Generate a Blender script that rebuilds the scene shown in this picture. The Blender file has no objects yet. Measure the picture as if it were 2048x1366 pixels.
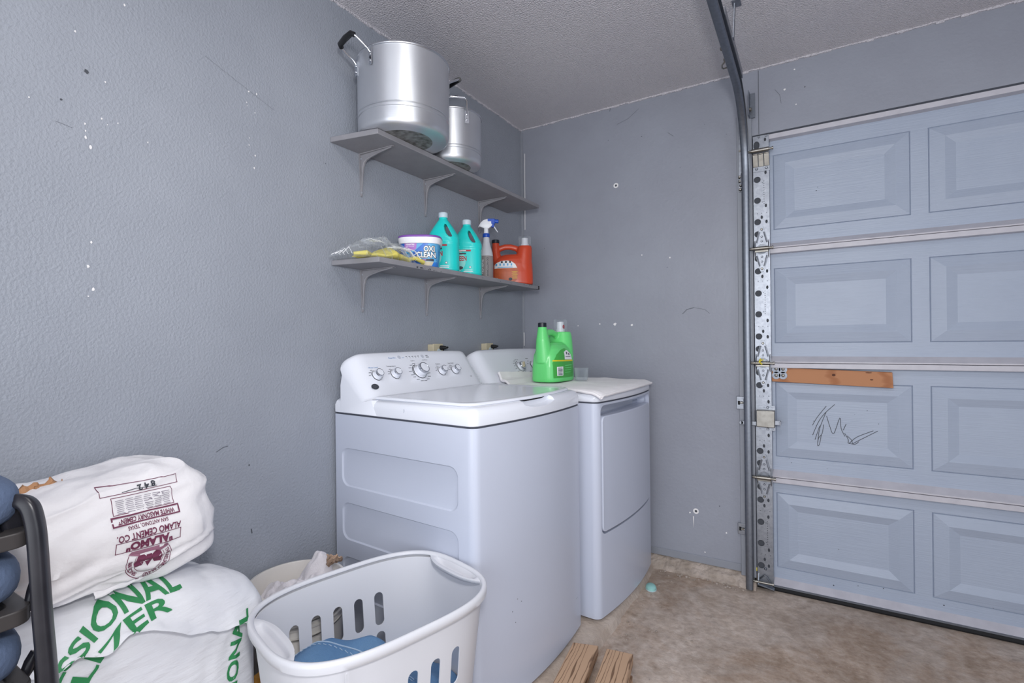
import bpy, bmesh, math, random
from math import sin, cos, pi, sqrt, radians
from mathutils import Vector, Matrix, noise
from mathutils.bvhtree import BVHTree

sc = bpy.context.scene
COL = sc.collection
random.seed(7)

# ------------------------------------------------------------------ camera
YAW, PITCH, ROLL, FPX = 0.5459, 0.0, -0.01093, 1011.76
cam_d = bpy.data.cameras.new('camera')
cam = bpy.data.objects.new('camera', cam_d); COL.objects.link(cam)
cam_d.sensor_width = 36.0; cam_d.lens = 36.0 * FPX / 2048.0; cam_d.clip_start = 0.02
_f = Vector((-sin(YAW), cos(YAW), 0)); _r = Vector((cos(YAW), sin(YAW), 0)); _u = Vector((0, 0, 1))
_r2 = _r * cos(ROLL) + _u * sin(ROLL); _u2 = -_r * sin(ROLL) + _u * cos(ROLL)
cam.matrix_world = Matrix(((_r2.x, _u2.x, -_f.x, 1.5251), (_r2.y, _u2.y, -_f.y, -2.6411), (_r2.z, _u2.z, -_f.z, 1.1770), (0, 0, 0, 1)))
sc.camera = cam

# ------------------------------------------------------------------ world, lights, exposure
wd = bpy.data.worlds.new('world'); sc.world = wd; wd.use_nodes = True
wd.node_tree.nodes['Background'].inputs[0].default_value = (0.62, 0.70, 0.86, 1)
wd.node_tree.nodes['Background'].inputs[1].default_value = 0.4
def area(name, loc, target, sx, sy, power, color):
    l = bpy.data.lights.new(name, 'AREA'); l.shape = 'RECTANGLE'; l.size = sx; l.size_y = sy
    l.energy = power; l.color = color
    o = bpy.data.objects.new(name, l); COL.objects.link(o); o.location = loc
    o.rotation_euler = (Vector(target) - Vector(loc)).to_track_quat('-Z', 'Y').to_euler()
    return o
area('side_fill_light', (4.05, -3.3, 1.12), (0, -2.4, 0.9), 2.6, 2.1, 35, (0.86, 0.92, 1.0))  # added unseen fill from the right; the wall behind it is solid
area('rear_fill_light', (1.6, -5.05, 1.12), (1.2, 0, 1.1), 2.6, 2.1, 62, (0.88, 0.93, 1.0))  # added broad fill from behind the camera; that wall has no opening
area('ceiling_lamp', (1.25, -1.95, 2.40), (1.25, -1.95, 0), 0.9, 0.25, 9, (1.0, 0.98, 0.95))
area('camera_flash', (1.63, -2.66, 1.52), (0.6, -0.9, 1.45), 0.18, 0.18, 15, (1.0, 0.99, 0.98))
sc.view_settings.view_transform = 'Standard'; sc.view_settings.look = 'None'
sc.view_settings.gamma = 1.0; sc.view_settings.use_curve_mapping = False
sc.view_settings.exposure = 0.06

# ------------------------------------------------------------------ helpers: materials
def lin(c): return c / 12.92 if c <= 0.04045 else ((c + 0.055) / 1.055) ** 2.4
def C3(h):
    h = h.lstrip('#'); return tuple(lin(int(h[i:i+2], 16) / 255) for i in (0, 2, 4)) + (1.0,)
def mat(name, col, rough=0.5, metal=0.0, bump=None, mottle=None, spec=0.5, coat=0.0, trans=0.0, ior=1.45, sheen=0.0, aniso=0.0, stretch=None):
    """bump=(scale, distance, detail); mottle=(scale, hex2, amount)"""
    m = bpy.data.materials.new(name); m.use_nodes = True
    nt = m.node_tree; b = nt.nodes['Principled BSDF']
    c = C3(col) if isinstance(col, str) else col
    b.inputs['Base Color'].default_value = c; b.inputs['Roughness'].default_value = rough
    b.inputs['Metallic'].default_value = metal; b.inputs['Specular IOR Level'].default_value = spec
    b.inputs['Coat Weight'].default_value = coat; b.inputs['Transmission Weight'].default_value = trans
    b.inputs['IOR'].default_value = ior; b.inputs['Sheen Weight'].default_value = sheen
    b.inputs['Anisotropic'].default_value = aniso
    if aniso: b.inputs['Anisotropic Rotation'].default_value = 0.25
    tc = nt.nodes.new('ShaderNodeTexCoord')
    if mottle:
        n = nt.nodes.new('ShaderNodeTexNoise'); n.inputs['Scale'].default_value = mottle[0]; n.inputs['Detail'].default_value = 6
        nt.links.new(tc.outputs['Object'], n.inputs['Vector'])
        r = nt.nodes.new('ShaderNodeValToRGB'); r.color_ramp.elements[0].position = 0.38; r.color_ramp.elements[1].position = 0.66
        r.color_ramp.elements[0].color = c; r.color_ramp.elements[1].color = C3(mottle[1])
        mx = nt.nodes.new('ShaderNodeMixRGB'); mx.inputs[0].default_value = mottle[2]; mx.inputs[1].default_value = c
        nt.links.new(n.outputs['Fac'], r.inputs[0]); nt.links.new(r.outputs[0], mx.inputs[2]); nt.links.new(mx.outputs[0], b.inputs['Base Color'])
    if bump:
        n = nt.nodes.new('ShaderNodeTexNoise'); n.inputs['Scale'].default_value = bump[0]; n.inputs['Detail'].default_value = bump[2] if len(bump) > 2 else 3
        if stretch:
            mp = nt.nodes.new('ShaderNodeMapping'); mp.inputs['Scale'].default_value = stretch
            nt.links.new(tc.outputs['Object'], mp.inputs['Vector']); nt.links.new(mp.outputs[0], n.inputs['Vector'])
        else: nt.links.new(tc.outputs['Object'], n.inputs['Vector'])
        bp = nt.nodes.new('ShaderNodeBump'); bp.inputs['Strength'].default_value = 1.0; bp.inputs['Distance'].default_value = bump[1]
        nt.links.new(n.outputs['Fac'], bp.inputs['Height']); nt.links.new(bp.outputs[0], b.inputs['Normal'])
    return m
def film(name, tint, alpha, rough=0.15):
    """thin clear plastic: transparent with gloss, weighted by fresnel"""
    m = bpy.data.materials.new(name); m.use_nodes = True; nt = m.node_tree
    for n in list(nt.nodes): nt.nodes.remove(n)
    out = nt.nodes.new('ShaderNodeOutputMaterial'); mx = nt.nodes.new('ShaderNodeMixShader')
    tr = nt.nodes.new('ShaderNodeBsdfTransparent'); tr.inputs[0].default_value = C3(tint)
    pb = nt.nodes.new('ShaderNodeBsdfPrincipled'); pb.inputs['Base Color'].default_value = C3('e4e8ee'); pb.inputs['Roughness'].default_value = rough
    lw = nt.nodes.new('ShaderNodeLayerWeight'); lw.inputs[0].default_value = 0.35
    ma = nt.nodes.new('ShaderNodeMath'); ma.operation = 'MULTIPLY_ADD'; ma.inputs[1].default_value = 0.4; ma.inputs[2].default_value = alpha; ma.use_clamp = True
    nt.links.new(lw.outputs['Facing'], ma.inputs[0]); nt.links.new(ma.outputs[0], mx.inputs[0])
    nt.links.new(tr.outputs[0], mx.inputs[1]); nt.links.new(pb.outputs[0], mx.inputs[2]); nt.links.new(mx.outputs[0], out.inputs[0])
    return m

# ------------------------------------------------------------------ helpers: objects
def tag(o, label=None, cat=None, group=None, kind=None):
    if label: o['label'] = label
    if cat: o['category'] = cat
    if group: o['group'] = group
    if kind: o['kind'] = kind
    return o
def thing(name, label, cat, loc=(0, 0, 0), rotz=0.0, group=None, kind=None):
    o = bpy.data.objects.new(name, None); COL.objects.link(o); o.empty_display_size = 0.05
    o.location = loc; o.rotation_euler = (0, 0, rotz)
    return tag(o, label, cat, group, kind)
def copy_tree(o, parent=None):
    c = o.copy(); COL.objects.link(c)
    if parent: c.parent = parent
    for ch in list(o.children): copy_tree(ch, c)
    return c
def obj(name, bm, m, parent=None, smooth=True, bevel=0.0, auto=38, seg=2, label=None):
    me = bpy.data.meshes.new(name)
    bmesh.ops.recalc_face_normals(bm, faces=bm.faces)
    bm.to_mesh(me); bm.free()
    for mm in (m if isinstance(m, (list, tuple)) else [m]): me.materials.append(mm)
    o = bpy.data.objects.new(name, me); COL.objects.link(o)
    if parent: o.parent = parent
    if smooth:
        me.shade_smooth(); me.set_sharp_from_angle(angle=radians(auto))
    if bevel > 0:
        b = o.modifiers.new('bevel', 'BEVEL'); b.width = bevel; b.segments = seg; b.limit_method = 'ANGLE'; b.angle_limit = radians(40); b.harden_normals = False
    if label: o['label'] = label
    return o
def bake(o, auto=None):
    bpy.context.view_layer.update()
    dg = bpy.context.evaluated_depsgraph_get()
    me = bpy.data.meshes.new_from_object(o.evaluated_get(dg))
    o.modifiers.clear(); old = o.data; o.data = me; me.name = o.name
    bpy.data.meshes.remove(old)
    if auto: me.shade_smooth(); me.set_sharp_from_angle(angle=radians(auto))
    return o
def cut(o, cutter_bm, auto=35, op='DIFFERENCE'):
    me = bpy.data.meshes.new('cutter'); bmesh.ops.recalc_face_normals(cutter_bm, faces=cutter_bm.faces); cutter_bm.to_mesh(me); cutter_bm.free()
    c = bpy.data.objects.new('cutter', me); COL.objects.link(c); c.parent = o.parent
    md = o.modifiers.new('cut', 'BOOLEAN'); md.object = c; md.operation = op; md.solver = 'EXACT'
    bake(o, auto); bpy.data.objects.remove(c); bpy.data.meshes.remove(me)
    return o
def melt(o, voxel, it=4):
    md = o.modifiers.new('remesh', 'REMESH'); md.mode = 'VOXEL'; md.voxel_size = voxel
    s = o.modifiers.new('smooth', 'SMOOTH'); s.factor = 0.5; s.iterations = it
    bake(o); o.data.shade_smooth()
    return o
def split_loose(o, gap=None):
    """one object per separate piece of a mesh"""
    bm = bmesh.new(); bm.from_mesh(o.data); seen = set(); isl = []
    for v in bm.verts:
        if v in seen: continue
        st = [v]; seen.add(v); g = []
        while st:
            w = st.pop(); g.append(w)
            for e in w.link_edges:
                q = e.other_vert(w)
                if q not in seen: seen.add(q); st.append(q)
        lo = Vector([min(w.co[k] for w in g) for k in range(3)]); hi = Vector([max(w.co[k] for w in g) for k in range(3)]); isl.append([lo, hi, {w.index for w in g}])
    up = list(range(len(isl)))
    def find(i):
        while up[i] != i: up[i] = up[up[i]]; i = up[i]
        return i
    for i in range(len(isl)):
        for j in range(i + 1, len(isl)):
            a, b = isl[i], isl[j]
            g_ = gap if gap else max(0.019, 0.49 * max(max(a[1][k] - a[0][k] for k in range(3)), max(b[1][k] - b[0][k] for k in range(3))))
            if sum(max(0.0, a[0][k] - b[1][k], b[0][k] - a[1][k]) ** 2 for k in range(3)) ** 0.5 <= g_: up[find(i)] = find(j)
    grp = {}
    for i, a in enumerate(isl): grp.setdefault(find(i), set()).update(a[2])
    isl = [(0, 0, g) for g in grp.values()]
    bm.free()
    if len(isl) < 2: return [o]
    base = o.name.split('.')[0]; out = []
    for n, (lo, hi, ids) in enumerate(isl):
        b2 = bmesh.new(); b2.from_mesh(o.data); b2.verts.ensure_lookup_table()
        bmesh.ops.delete(b2, geom=[v for v in b2.verts if v.index not in ids], context='VERTS')
        me = bpy.data.meshes.new(base); 
        for mm in o.data.materials: me.materials.append(mm)
        b2.to_mesh(me); b2.free()
        c = o.copy(); c.data = me; c.name = base; COL.objects.link(c); out.append(c)
    bpy.data.objects.remove(o)
    return out
def bvh(o): 
    me = o.data
    return BVHTree.FromPolygons([v.co.copy() for v in me.vertices], [tuple(p.vertices) for p in me.polygons])

# ------------------------------------------------------------------ helpers: geometry into a bmesh
def NB(): return bmesh.new()
def box(bm, x0, x1, y0, y1, z0, z1, M=None):
    v = [bm.verts.new((x, y, z)) for z in (z0, z1) for y in (y0, y1) for x in (x0, x1)]
    for q in ((0, 2, 3, 1), (4, 5, 7, 6), (0, 1, 5, 4), (2, 6, 7, 3), (0, 4, 6, 2), (1, 3, 7, 5)): bm.faces.new([v[i] for i in q])
    if M is not None:
        for a in v: a.co = M @ a.co
    return v
def hexa(bm, pts):
    """8 corners: bottom ring of 4 then top ring of 4"""
    v = [bm.verts.new(p) for p in pts]
    for q in ((3, 2, 1, 0), (4, 5, 6, 7), (0, 1, 5, 4), (1, 2, 6, 5), (2, 3, 7, 6), (3, 0, 4, 7)): bm.faces.new([v[i] for i in q])
    return v
def loft(bm, rings, cap0=True, cap1=True, close=False):
    R = [[bm.verts.new(p) for p in r] for r in rings]; n = len(R[0])
    prs = list(zip(R[:-1], R[1:])) + ([(R[-1], R[0])] if close else [])
    for a, b in prs:
        for i in range(n):
            j = (i + 1) % n; bm.faces.new((a[i], a[j], b[j], b[i]))
    if not close:
        if cap0: bm.faces.new(R[0][::-1])
        if cap1: bm.faces.new(R[-1])
    return R
def ell(cx, cy, z, a, b, e=2.0, n=32, rot=0.0):
    out = []
    for i in range(n):
        t = 2 * pi * i / n; c, s = cos(t), sin(t)
        x = a * math.copysign(abs(c) ** (2 / e), c); y = b * math.copysign(abs(s) ** (2 / e), s)
        out.append(Vector((cx + x * cos(rot) - y * sin(rot), cy + x * sin(rot) + y * cos(rot), z)))
    return out
def lathe(bm, prof, n=40, c=(0, 0, 0), cap0=True, cap1=True, M=None):
    rings = [ell(c[0], c[1], c[2] + z, max(r, 1e-5), max(r, 1e-5), 2, n) for r, z in prof]
    R = loft(bm, rings, cap0, cap1)
    if M is not None:
        for r in R:
            for v in r: v.co = M @ v.co
    return R
def frames(pts, up=None):
    P = [Vector(p) for p in pts]; T = []
    for i in range(len(P)):
        a = P[max(i - 1, 0)]; b = P[min(i + 1, len(P) - 1)]; T.append((b - a).normalized())
    if up is None: up = Vector((0, 0, 1)) if abs(T[0].z) < 0.9 else Vector((1, 0, 0))
    n = (Vector(up) - T[0] * Vector(up).dot(T[0])).normalized(); out = []
    for i, t in enumerate(T):
        if i:
            ax = T[i-1].cross(t)
            if ax.length > 1e-7: n = Matrix.Rotation(T[i-1].angle(t), 3, ax.normalized()) @ n
            n = (n - t * n.dot(t)).normalized()
        out.append((P[i], t, n, t.cross(n)))
    return out
def tube(bm, pts, r, n=10, caps=True, up=None, rb=None):
    F = frames(pts, up); rings = []
    for k, (p, t, a, b) in enumerate(F):
        ra = r(k / (len(F) - 1)) if callable(r) else r; rbb = rb if rb else ra
        rings.append([p + a * (ra * cos(2 * pi * i / n)) + b * (rbb * sin(2 * pi * i / n)) for i in range(n)])
    return loft(bm, rings, caps, caps)
def sweep(bm, pts, prof, up=None, caps=True):
    F = frames(pts, up)
    return loft(bm, [[p + a * u + b * w for u, w in prof] for p, t, a, b in F], caps, caps)
def cylx(bm, p0, p1, r, n=16): return tube(bm, [p0, p1], r, n)
def arc(c, r, a0, a1, n, f): return [f(c, r, a0 + (a1 - a0) * i / n) for i in range(n + 1)]
def rrect(x0, x1, y0, y1, r, n=6):
    out = []
    for cx, cy, a in ((x1 - r, y0 + r, -90), (x1 - r, y1 - r, 0), (x0 + r, y1 - r, 90), (x0 + r, y0 + r, 180)):
        for i in range(n + 1):
            t = radians(a + 90 * i / n); out.append((cx + r * cos(t), cy + r * sin(t)))
    return out
def grid(bm, fn, nu, nv, wrap_u=False):
    V = [[bm.verts.new(fn(i / nu if wrap_u else i / (nu), j / nv)) for i in range(nu if wrap_u else nu + 1)] for j in range(nv + 1)]
    m = len(V[0])
    for j in range(nv):
        for i in range(m if wrap_u else m - 1):
            k = (i + 1) % m; bm.faces.new((V[j][i], V[j][k], V[j+1][k], V[j+1][i]))
    return V
def nz(x, y, z, s=1.0): return noise.noise(Vector((x * s, y * s, z * s)))

# ------------------------------------------------------------------ helpers: printed flat shapes laid onto a surface
class Flat:
    def __init__(self): self.bm = bmesh.new()
    def poly(self, pts): self.bm.faces.new([self.bm.verts.new((x, y, 0)) for x, y in pts]); return self
    def rect(self, x0, x1, y0, y1): return self.poly([(x0, y0), (x1, y0), (x1, y1), (x0, y1)])
    def ribbon(self, pts, w, close=False):
        P = [Vector((x, y, 0)) for x, y in pts]; n = len(P); L = []; R = []
        for i in range(n):
            a = P[(i - 1) % n] if (close or i) else P[i]; b = P[(i + 1) % n] if (close or i < n - 1) else P[i]
            t = (b - a).normalized(); nn = Vector((-t.y, t.x, 0)) * (w / 2)
            L.append(self.bm.verts.new(P[i] + nn)); R.append(self.bm.verts.new(P[i] - nn))
        for i in range(n if close else n - 1):
            j = (i + 1) % n; self.bm.faces.new((L[i], R[i], R[j], L[j]))
        return self
    def frame(self, x0, x1, y0, y1, w):
        self.rect(x0, x1, y0, y0 + w).rect(x0, x1, y1 - w, y1).rect(x0, x0 + w, y0 + w, y1 - w).rect(x1 - w, x1, y0 + w, y1 - w); return self
    def ring(self, cx, cy, r0, r1, a0=0, a1=360, n=32):
        self.ribbon([(cx + (r0 + r1) / 2 * cos(radians(a0 + (a1 - a0) * i / n)), cy + (r0 + r1) / 2 * sin(radians(a0 + (a1 - a0) * i / n))) for i in range(n + 1)], r1 - r0); return self
    def disc(self, cx, cy, r, n=24, ry=None):
        return self.poly([(cx + r * cos(2 * pi * i / n), cy + (ry or r) * sin(2 * pi * i / n)) for i in range(n)])
    def text(self, body, size, x=0, y=0, rot=0.0, sx=1.0, align='CENTER', bold=0.0, fn=None):
        cu = bpy.data.curves.new('t', 'FONT'); cu.body = body; cu.size = size; cu.align_x = align; cu.align_y = 'CENTER'; cu.resolution_u = 3; cu.offset = bold
        o = bpy.data.objects.new('t', cu); me = o.to_mesh()
        vs = []
        for v in me.vertices:
            px, py = v.co.x * sx, v.co.y
            if fn: qx, qy = fn(px, py)
            else: qx, qy = x + px * cos(rot) - py * sin(rot), y + px * sin(rot) + py * cos(rot)
            vs.append(self.bm.verts.new((qx, qy, 0)))
        for p in me.polygons:
            try: self.bm.faces.new([vs[i] for i in p.vertices])
            except ValueError: pass
        o.to_mesh_clear(); bpy.data.objects.remove(o); bpy.data.curves.remove(cu); return self
    def lay(self, name, m, parent, tree, origin, u, v, off=0.0006, reach=0.2, maxlen=0.012, label=None, miss='drop'):
        bm = self.bm; u = Vector(u).normalized(); v = Vector(v); v = (v - u * v.dot(u)).normalized(); n = u.cross(v); O = Vector(origin)
        bmesh.ops.triangulate(bm, faces=bm.faces[:])
        if maxlen:
            for _ in range(5):
                es = [e for e in bm.edges if e.calc_length() > maxlen]
                if not es: break
                bmesh.ops.subdivide_edges(bm, edges=es, cuts=1); bmesh.ops.triangulate(bm, faces=bm.faces[:])
        bad = []
        for w in bm.verts:
            P = O + u * w.co.x + v * w.co.y
            if tree is None: w.co = P + n * off; continue
            h, nn, i, d = tree.ray_cast(P + n * reach, -n)
            if h is None or d > 2 * reach:
                bad.append(w); w.co = P
            else:
                w.co = h + n * off if abs(nn.dot(n)) > 0.55 else h + (nn if nn.dot(n) > 0 else -nn) * off
        if bad: bmesh.ops.delete(bm, geom=bad, context='VERTS')
        me = bpy.data.meshes.new(name); bm.to_mesh(me); bm.free(); me.materials.append(m)
        o = bpy.data.objects.new(name, me); COL.objects.link(o); o.parent = parent
        if label: o['label'] = label
        return o
# ------------------------------------------------------------------ materials
def wall_mat(name, base, alt, scale_bump, dist, rough=0.55):
    m = bpy.data.materials.new(name); m.use_nodes = True; nt = m.node_tree; b = nt.nodes['Principled BSDF']
    tc = nt.nodes.new('ShaderNodeTexCoord')
    n1 = nt.nodes.new('ShaderNodeTexNoise'); n1.inputs['Scale'].default_value = 1.7; n1.inputs['Detail'].default_value = 4
    n2 = nt.nodes.new('ShaderNodeTexNoise'); n2.inputs['Scale'].default_value = 9; n2.inputs['Detail'].default_value = 5
    for n in (n1, n2): nt.links.new(tc.outputs['Object'], n.inputs['Vector'])
    a = nt.nodes.new('ShaderNodeMath'); a.operation = 'MULTIPLY_ADD'; a.inputs[1].default_value = 0.3
    nt.links.new(n2.outputs['Fac'], a.inputs[0]); nt.links.new(n1.outputs['Fac'], a.inputs[2])
    r = nt.nodes.new('ShaderNodeValToRGB'); r.color_ramp.elements[0].position = 0.45; r.color_ramp.elements[1].position = 0.85
    r.color_ramp.elements[0].color = C3(base); r.color_ramp.elements[1].color = C3(alt)
    nt.links.new(a.outputs[0], r.inputs[0]); nt.links.new(r.outputs[0], b.inputs['Base Color'])
    b.inputs['Roughness'].default_value = rough
    n3 = nt.nodes.new('ShaderNodeTexNoise'); n3.inputs['Scale'].default_value = scale_bump; n3.inputs['Detail'].default_value = 2.5
    nt.links.new(tc.outputs['Object'], n3.inputs['Vector'])
    bp = nt.nodes.new('ShaderNodeBump'); bp.inputs['Distance'].default_value = dist; bp.inputs['Strength'].default_value = 1.0
    nt.links.new(n3.outputs['Fac'], bp.inputs['Height']); nt.links.new(bp.outputs[0], b.inputs['Normal'])
    return m
M = {}
M['wall_l'] = wall_mat('grey_wall_paint', '9297a1', '9ba0aa', 140, 0.0022)
M['wall_b'] = wall_mat('grey_wall_paint_smooth', '8f929d', '989ca7', 60, 0.0012, 0.5)
M['ceil'] = wall_mat('ceiling_texture', 'd4d1d8', 'dcd9de', 170, 0.010, 0.36)
def floor_mat():
    m = bpy.data.materials.new('stained_concrete'); m.use_nodes = True; nt = m.node_tree; b = nt.nodes['Principled BSDF']
    tc = nt.nodes.new('ShaderNodeTexCoord')
    def nn(s, d, dist=0.0):
        n = nt.nodes.new('ShaderNodeTexNoise'); n.inputs['Scale'].default_value = s; n.inputs['Detail'].default_value = d; n.inputs['Distortion'].default_value = dist
        n.inputs['Roughness'].default_value = 0.62
        nt.links.new(tc.outputs['Object'], n.inputs['Vector']); return n
    def ramp(n, stops):
        r = nt.nodes.new('ShaderNodeValToRGB'); e = r.color_ramp.elements
        while len(e) < len(stops): e.new(0.5)
        for k, (p, c) in enumerate(stops): e[k].position = p; e[k].color = C3(c)
        nt.links.new(n.outputs['Fac'], r.inputs[0]); return r
    def mix(t, f, a, c):
        x = nt.nodes.new('ShaderNodeMixRGB'); x.blend_type = t
        if isinstance(f, float): x.inputs[0].default_value = f
        else: nt.links.new(f, x.inputs[0])
        nt.links.new(a, x.inputs[1]); nt.links.new(c, x.inputs[2]); return x.outputs[0]
    big = ramp(nn(2.3, 6, 0.6), [(0.32, '94795f'), (0.45, 'b79c86'), (0.55, 'c9bdb4'), (0.66, 'd8c7b8'), (0.8, 'e2d8d0')])
    mid = ramp(nn(11, 8, 0.3), [(0.3, '96826f'), (0.48, 'c6b2a2'), (0.68, 'e0d2c6')])
    c = mix('MIX', 0.45, big.outputs[0], mid.outputs[0])
    fine = ramp(nn(30, 9, 0.2), [(0.34, '6f5f52'), (0.5, 'bfae9f'), (0.66, 'ece2d8')])
    c = mix('MIX', 0.3, c, fine.outputs[0])
    oil = ramp(nn(1.7, 6, 0.9), [(0.5, '000000'), (0.64, 'a0a0a0')])
    dk = nt.nodes.new('ShaderNodeRGB'); dk.outputs[0].default_value = C3('7c6550')
    c = mix('MIX', oil.outputs[0], c, dk.outputs[0])
    sp = nt.nodes.new('ShaderNodeTexVoronoi'); sp.inputs['Scale'].default_value = 60; nt.links.new(tc.outputs['Object'], sp.inputs['Vector'])
    spr = nt.nodes.new('ShaderNodeValToRGB'); spr.color_ramp.elements[0].position = 0.06; spr.color_ramp.elements[0].color = (0.6, 0.6, 0.6, 1); spr.color_ramp.elements[1].position = 0.14; spr.color_ramp.elements[1].color = (0, 0, 0, 1)
    nt.links.new(sp.outputs['Distance'], spr.inputs[0])
    wr = ramp(nn(5, 3), [(0.5, '000000'), (0.62, 'ffffff')])
    lt = nt.nodes.new('ShaderNodeRGB'); lt.outputs[0].default_value = C3('ddd5cb')
    f = nt.nodes.new('ShaderNodeMath'); f.operation = 'MULTIPLY'; nt.links.new(spr.outputs[0], f.inputs[0]); nt.links.new(wr.outputs[0], f.inputs[1])
    c = mix('MIX', f.outputs[0], c, lt.outputs[0])
    nt.links.new(c, b.inputs['Base Color']); b.inputs['Roughness'].default_value = 0.75
    bp = nt.nodes.new('ShaderNodeBump'); bp.inputs['Distance'].default_value = 0.004; h = nn(38, 6); nt.links.new(h.outputs['Fac'], bp.inputs['Height']); nt.links.new(bp.outputs[0], b.inputs['Normal'])
    return m
M['floor'] = floor_mat()
M['stem'] = mat('rough_concrete', 'bdb0a6', 0.9, bump=(45, 0.012, 6), mottle=(14, '877a6c', 0.6))
M['slab'] = mat('slab_concrete', 'cbbdb1', 0.85, bump=(40, 0.006, 6), mottle=(9, 'ab998a', 0.6))
M['trim'] = mat('grey_trim_paint', '8f939c', 0.5, bump=(60, 0.0008), mottle=(6, '9b9ea6', 0.5))
M['chip'] = mat('white_plaster', 'eceaea', 0.8)
M['dark'] = mat('black_gap', '15161a', 0.7)
M['scuff'] = mat('dark_scuff', '4c4f56', 0.8)
M['caulk'] = mat('pale_caulk', 'c9c9cd', 0.6)
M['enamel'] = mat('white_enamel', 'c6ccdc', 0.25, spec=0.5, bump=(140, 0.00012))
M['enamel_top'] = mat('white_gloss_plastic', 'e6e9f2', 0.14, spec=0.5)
M['enamel_grey'] = mat('pale_grey_plastic', 'c3c7d2', 0.3)
M['seam'] = mat('grey_seam', '474a55', 0.6)
M['ink'] = mat('dark_print', '3c3f48', 0.5)
M['ink_blue'] = mat('blue_print', '3c7fb8', 0.5)
M['chrome'] = mat('chrome', 'd5d8de', 0.12, 1.0)
M['door'] = mat('pale_door_paint', 'a8b2c3', 0.42, bump=(1.0, 0.0011, 4), stretch=(9, 9, 230), mottle=(8, 'a2acbe', 0.5))
M['door_rail'] = mat('door_rail_paint', 'c6c4cb', 0.4, mottle=(20, 'b4b2ba', 0.5))
def galv(name, a, b2, rough):
    m = mat(name, a, rough, 1.0, bump=(120, 0.0003), mottle=(75, b2, 0.9)); return m
M['galv'] = galv('galvanised_steel', 'a2a6ae', '93979f', 0.45)
M['galv_dk'] = galv('dull_galvanised_steel', '858a93', '7c818a', 0.46)
M['steel'] = mat('zinc_steel', '98958f', 0.36, 1.0, mottle=(40, '7f7b75', 0.6))
M['stile_shade'] = mat('stile_shade_grey', '4a4d54', 0.8)  # dark grey stands in for the shade inside the stile channel
M['rubber'] = mat('black_rubber', '1c1d20', 0.7)
M['alu'] = mat('brushed_aluminium', 'e2e4e8', 0.42, 0.9, aniso=0.7, mottle=(10, 'dadce1', 0.6))
M['alu_rim'] = mat('aluminium_rim', 'cfd1d6', 0.3, 1.0)
M['alu_burnt'] = mat('scorched_aluminium', 'a8a7a4', 0.5, 0.7, mottle=(38, '5b5954', 0.85))
M['black_grip'] = mat('black_grip', '17181b', 0.35)
M['shelf'] = mat('grey_shelf_paint', '8f8e93', 0.5, bump=(70, 0.0006), mottle=(18, '86858a', 0.6))
M['teal'] = mat('teal_plastic', '22d6d0', 0.25)
M['teal_label'] = mat('pale_teal_label', '8fdcd6', 0.35)
M['cap_white'] = mat('pale_cap', 'c9d9e2', 0.4)
M['white'] = mat('white_print', 'f0f1f3', 0.4)
M['white_cloth'] = mat('white_terry', 'f3f0f2', 0.95, bump=(420, 0.0012, 2), sheen=0.3)
M['rag'] = mat('white_rag', 'dedadf', 0.95, bump=(330, 0.0016, 3), mottle=(30, 'cfcacf', 0.6), sheen=0.2)
M['tan_cloth'] = mat('tan_cloth', 'b79a84', 0.9, bump=(300, 0.003, 3))
M['orange'] = mat('orange_plastic', 'cc4a2e', 0.3)
M['orange_label'] = mat('orange_label', 'c4613a', 0.4, mottle=(40, 'b4552f', 0.7))
M['green'] = mat('green_plastic', '6cdc7e', 0.27)
M['green_label'] = mat('green_label', '45ab4a', 0.35, mottle=(18, '4aa84b', 0.7))
M['yellow'] = mat('yellow_print', 'e3cf2a', 0.45)
M['black_cap'] = mat('black_cap', '1d222c', 0.35)
M['navy'] = mat('blue_plastic', '1f4fb4', 0.3)
M['spray_white'] = mat('white_plastic', 'e3e4ea', 0.35)
M['bottle'] = mat('cloudy_plastic', 'dcdfe6', 0.3, trans=0.2, ior=1.3)
M['liquid'] = mat('murky_liquid', '9b9494', 0.35, trans=0.1, ior=1.3)
M['red'] = mat('red_print', 'b02433', 0.5)
M['purple'] = mat('purple_plastic', '8757b0', 0.35)
M['purple_print'] = mat('violet_print', 'b37acb', 0.4)
M['tub_blue'] = mat('blue_label', '2a5fc4', 0.35, mottle=(14, '3b8ee0', 0.8))
M['tub_white'] = mat('white_tub', 'eeeef2', 0.35)
M['sky_print'] = mat('light_blue_print', '62aede', 0.4)
M['clear'] = film('clear_plastic', 'f6f8f9', 0.05)
M['clear_bag'] = film('clear_bag_film', 'f8f9f9', 0.02, 0.1)
M['glove'] = mat('yellow_rubber', 'ddd06a', 0.6, bump=(50, 0.001))
M['beige'] = mat('beige_plastic', 'c9bfa4', 0.45)
M['sack'] = mat('white_paper_sack', 'f3f1f4', 0.55, bump=(26, 0.004, 6), mottle=(5, 'e4e1e4', 0.6))
M['sack2'] = mat('white_woven_sack', 'edeef2', 0.45, bump=(1.0, 0.004, 5), stretch=(26, 14, 60), mottle=(5, 'd5d6de', 0.6))
M['kraft'] = mat('brown_paper', 'b98b66', 0.8, bump=(60, 0.003, 4))
M['maroon'] = mat('maroon_print', '71324f', 0.6)
M['maroon_pale'] = mat('pale_maroon_print', '9a6a80', 0.6)
M['greyprint'] = mat('grey_print', '8d8694', 0.6)
M['green_ink'] = mat('green_print', '2f8751', 0.55)
M['frame'] = mat('black_frame_paint', '1f1f25', 0.32, mottle=(25, '2b2a30', 0.7))
M['rail'] = mat('bronze_frame_paint', '3f3c3c', 0.38)
M['vinyl'] = mat('blue_grey_upholstery', '52617c', 0.8, bump=(160, 0.0012, 3), mottle=(7, '5e6d88', 0.6))
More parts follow.
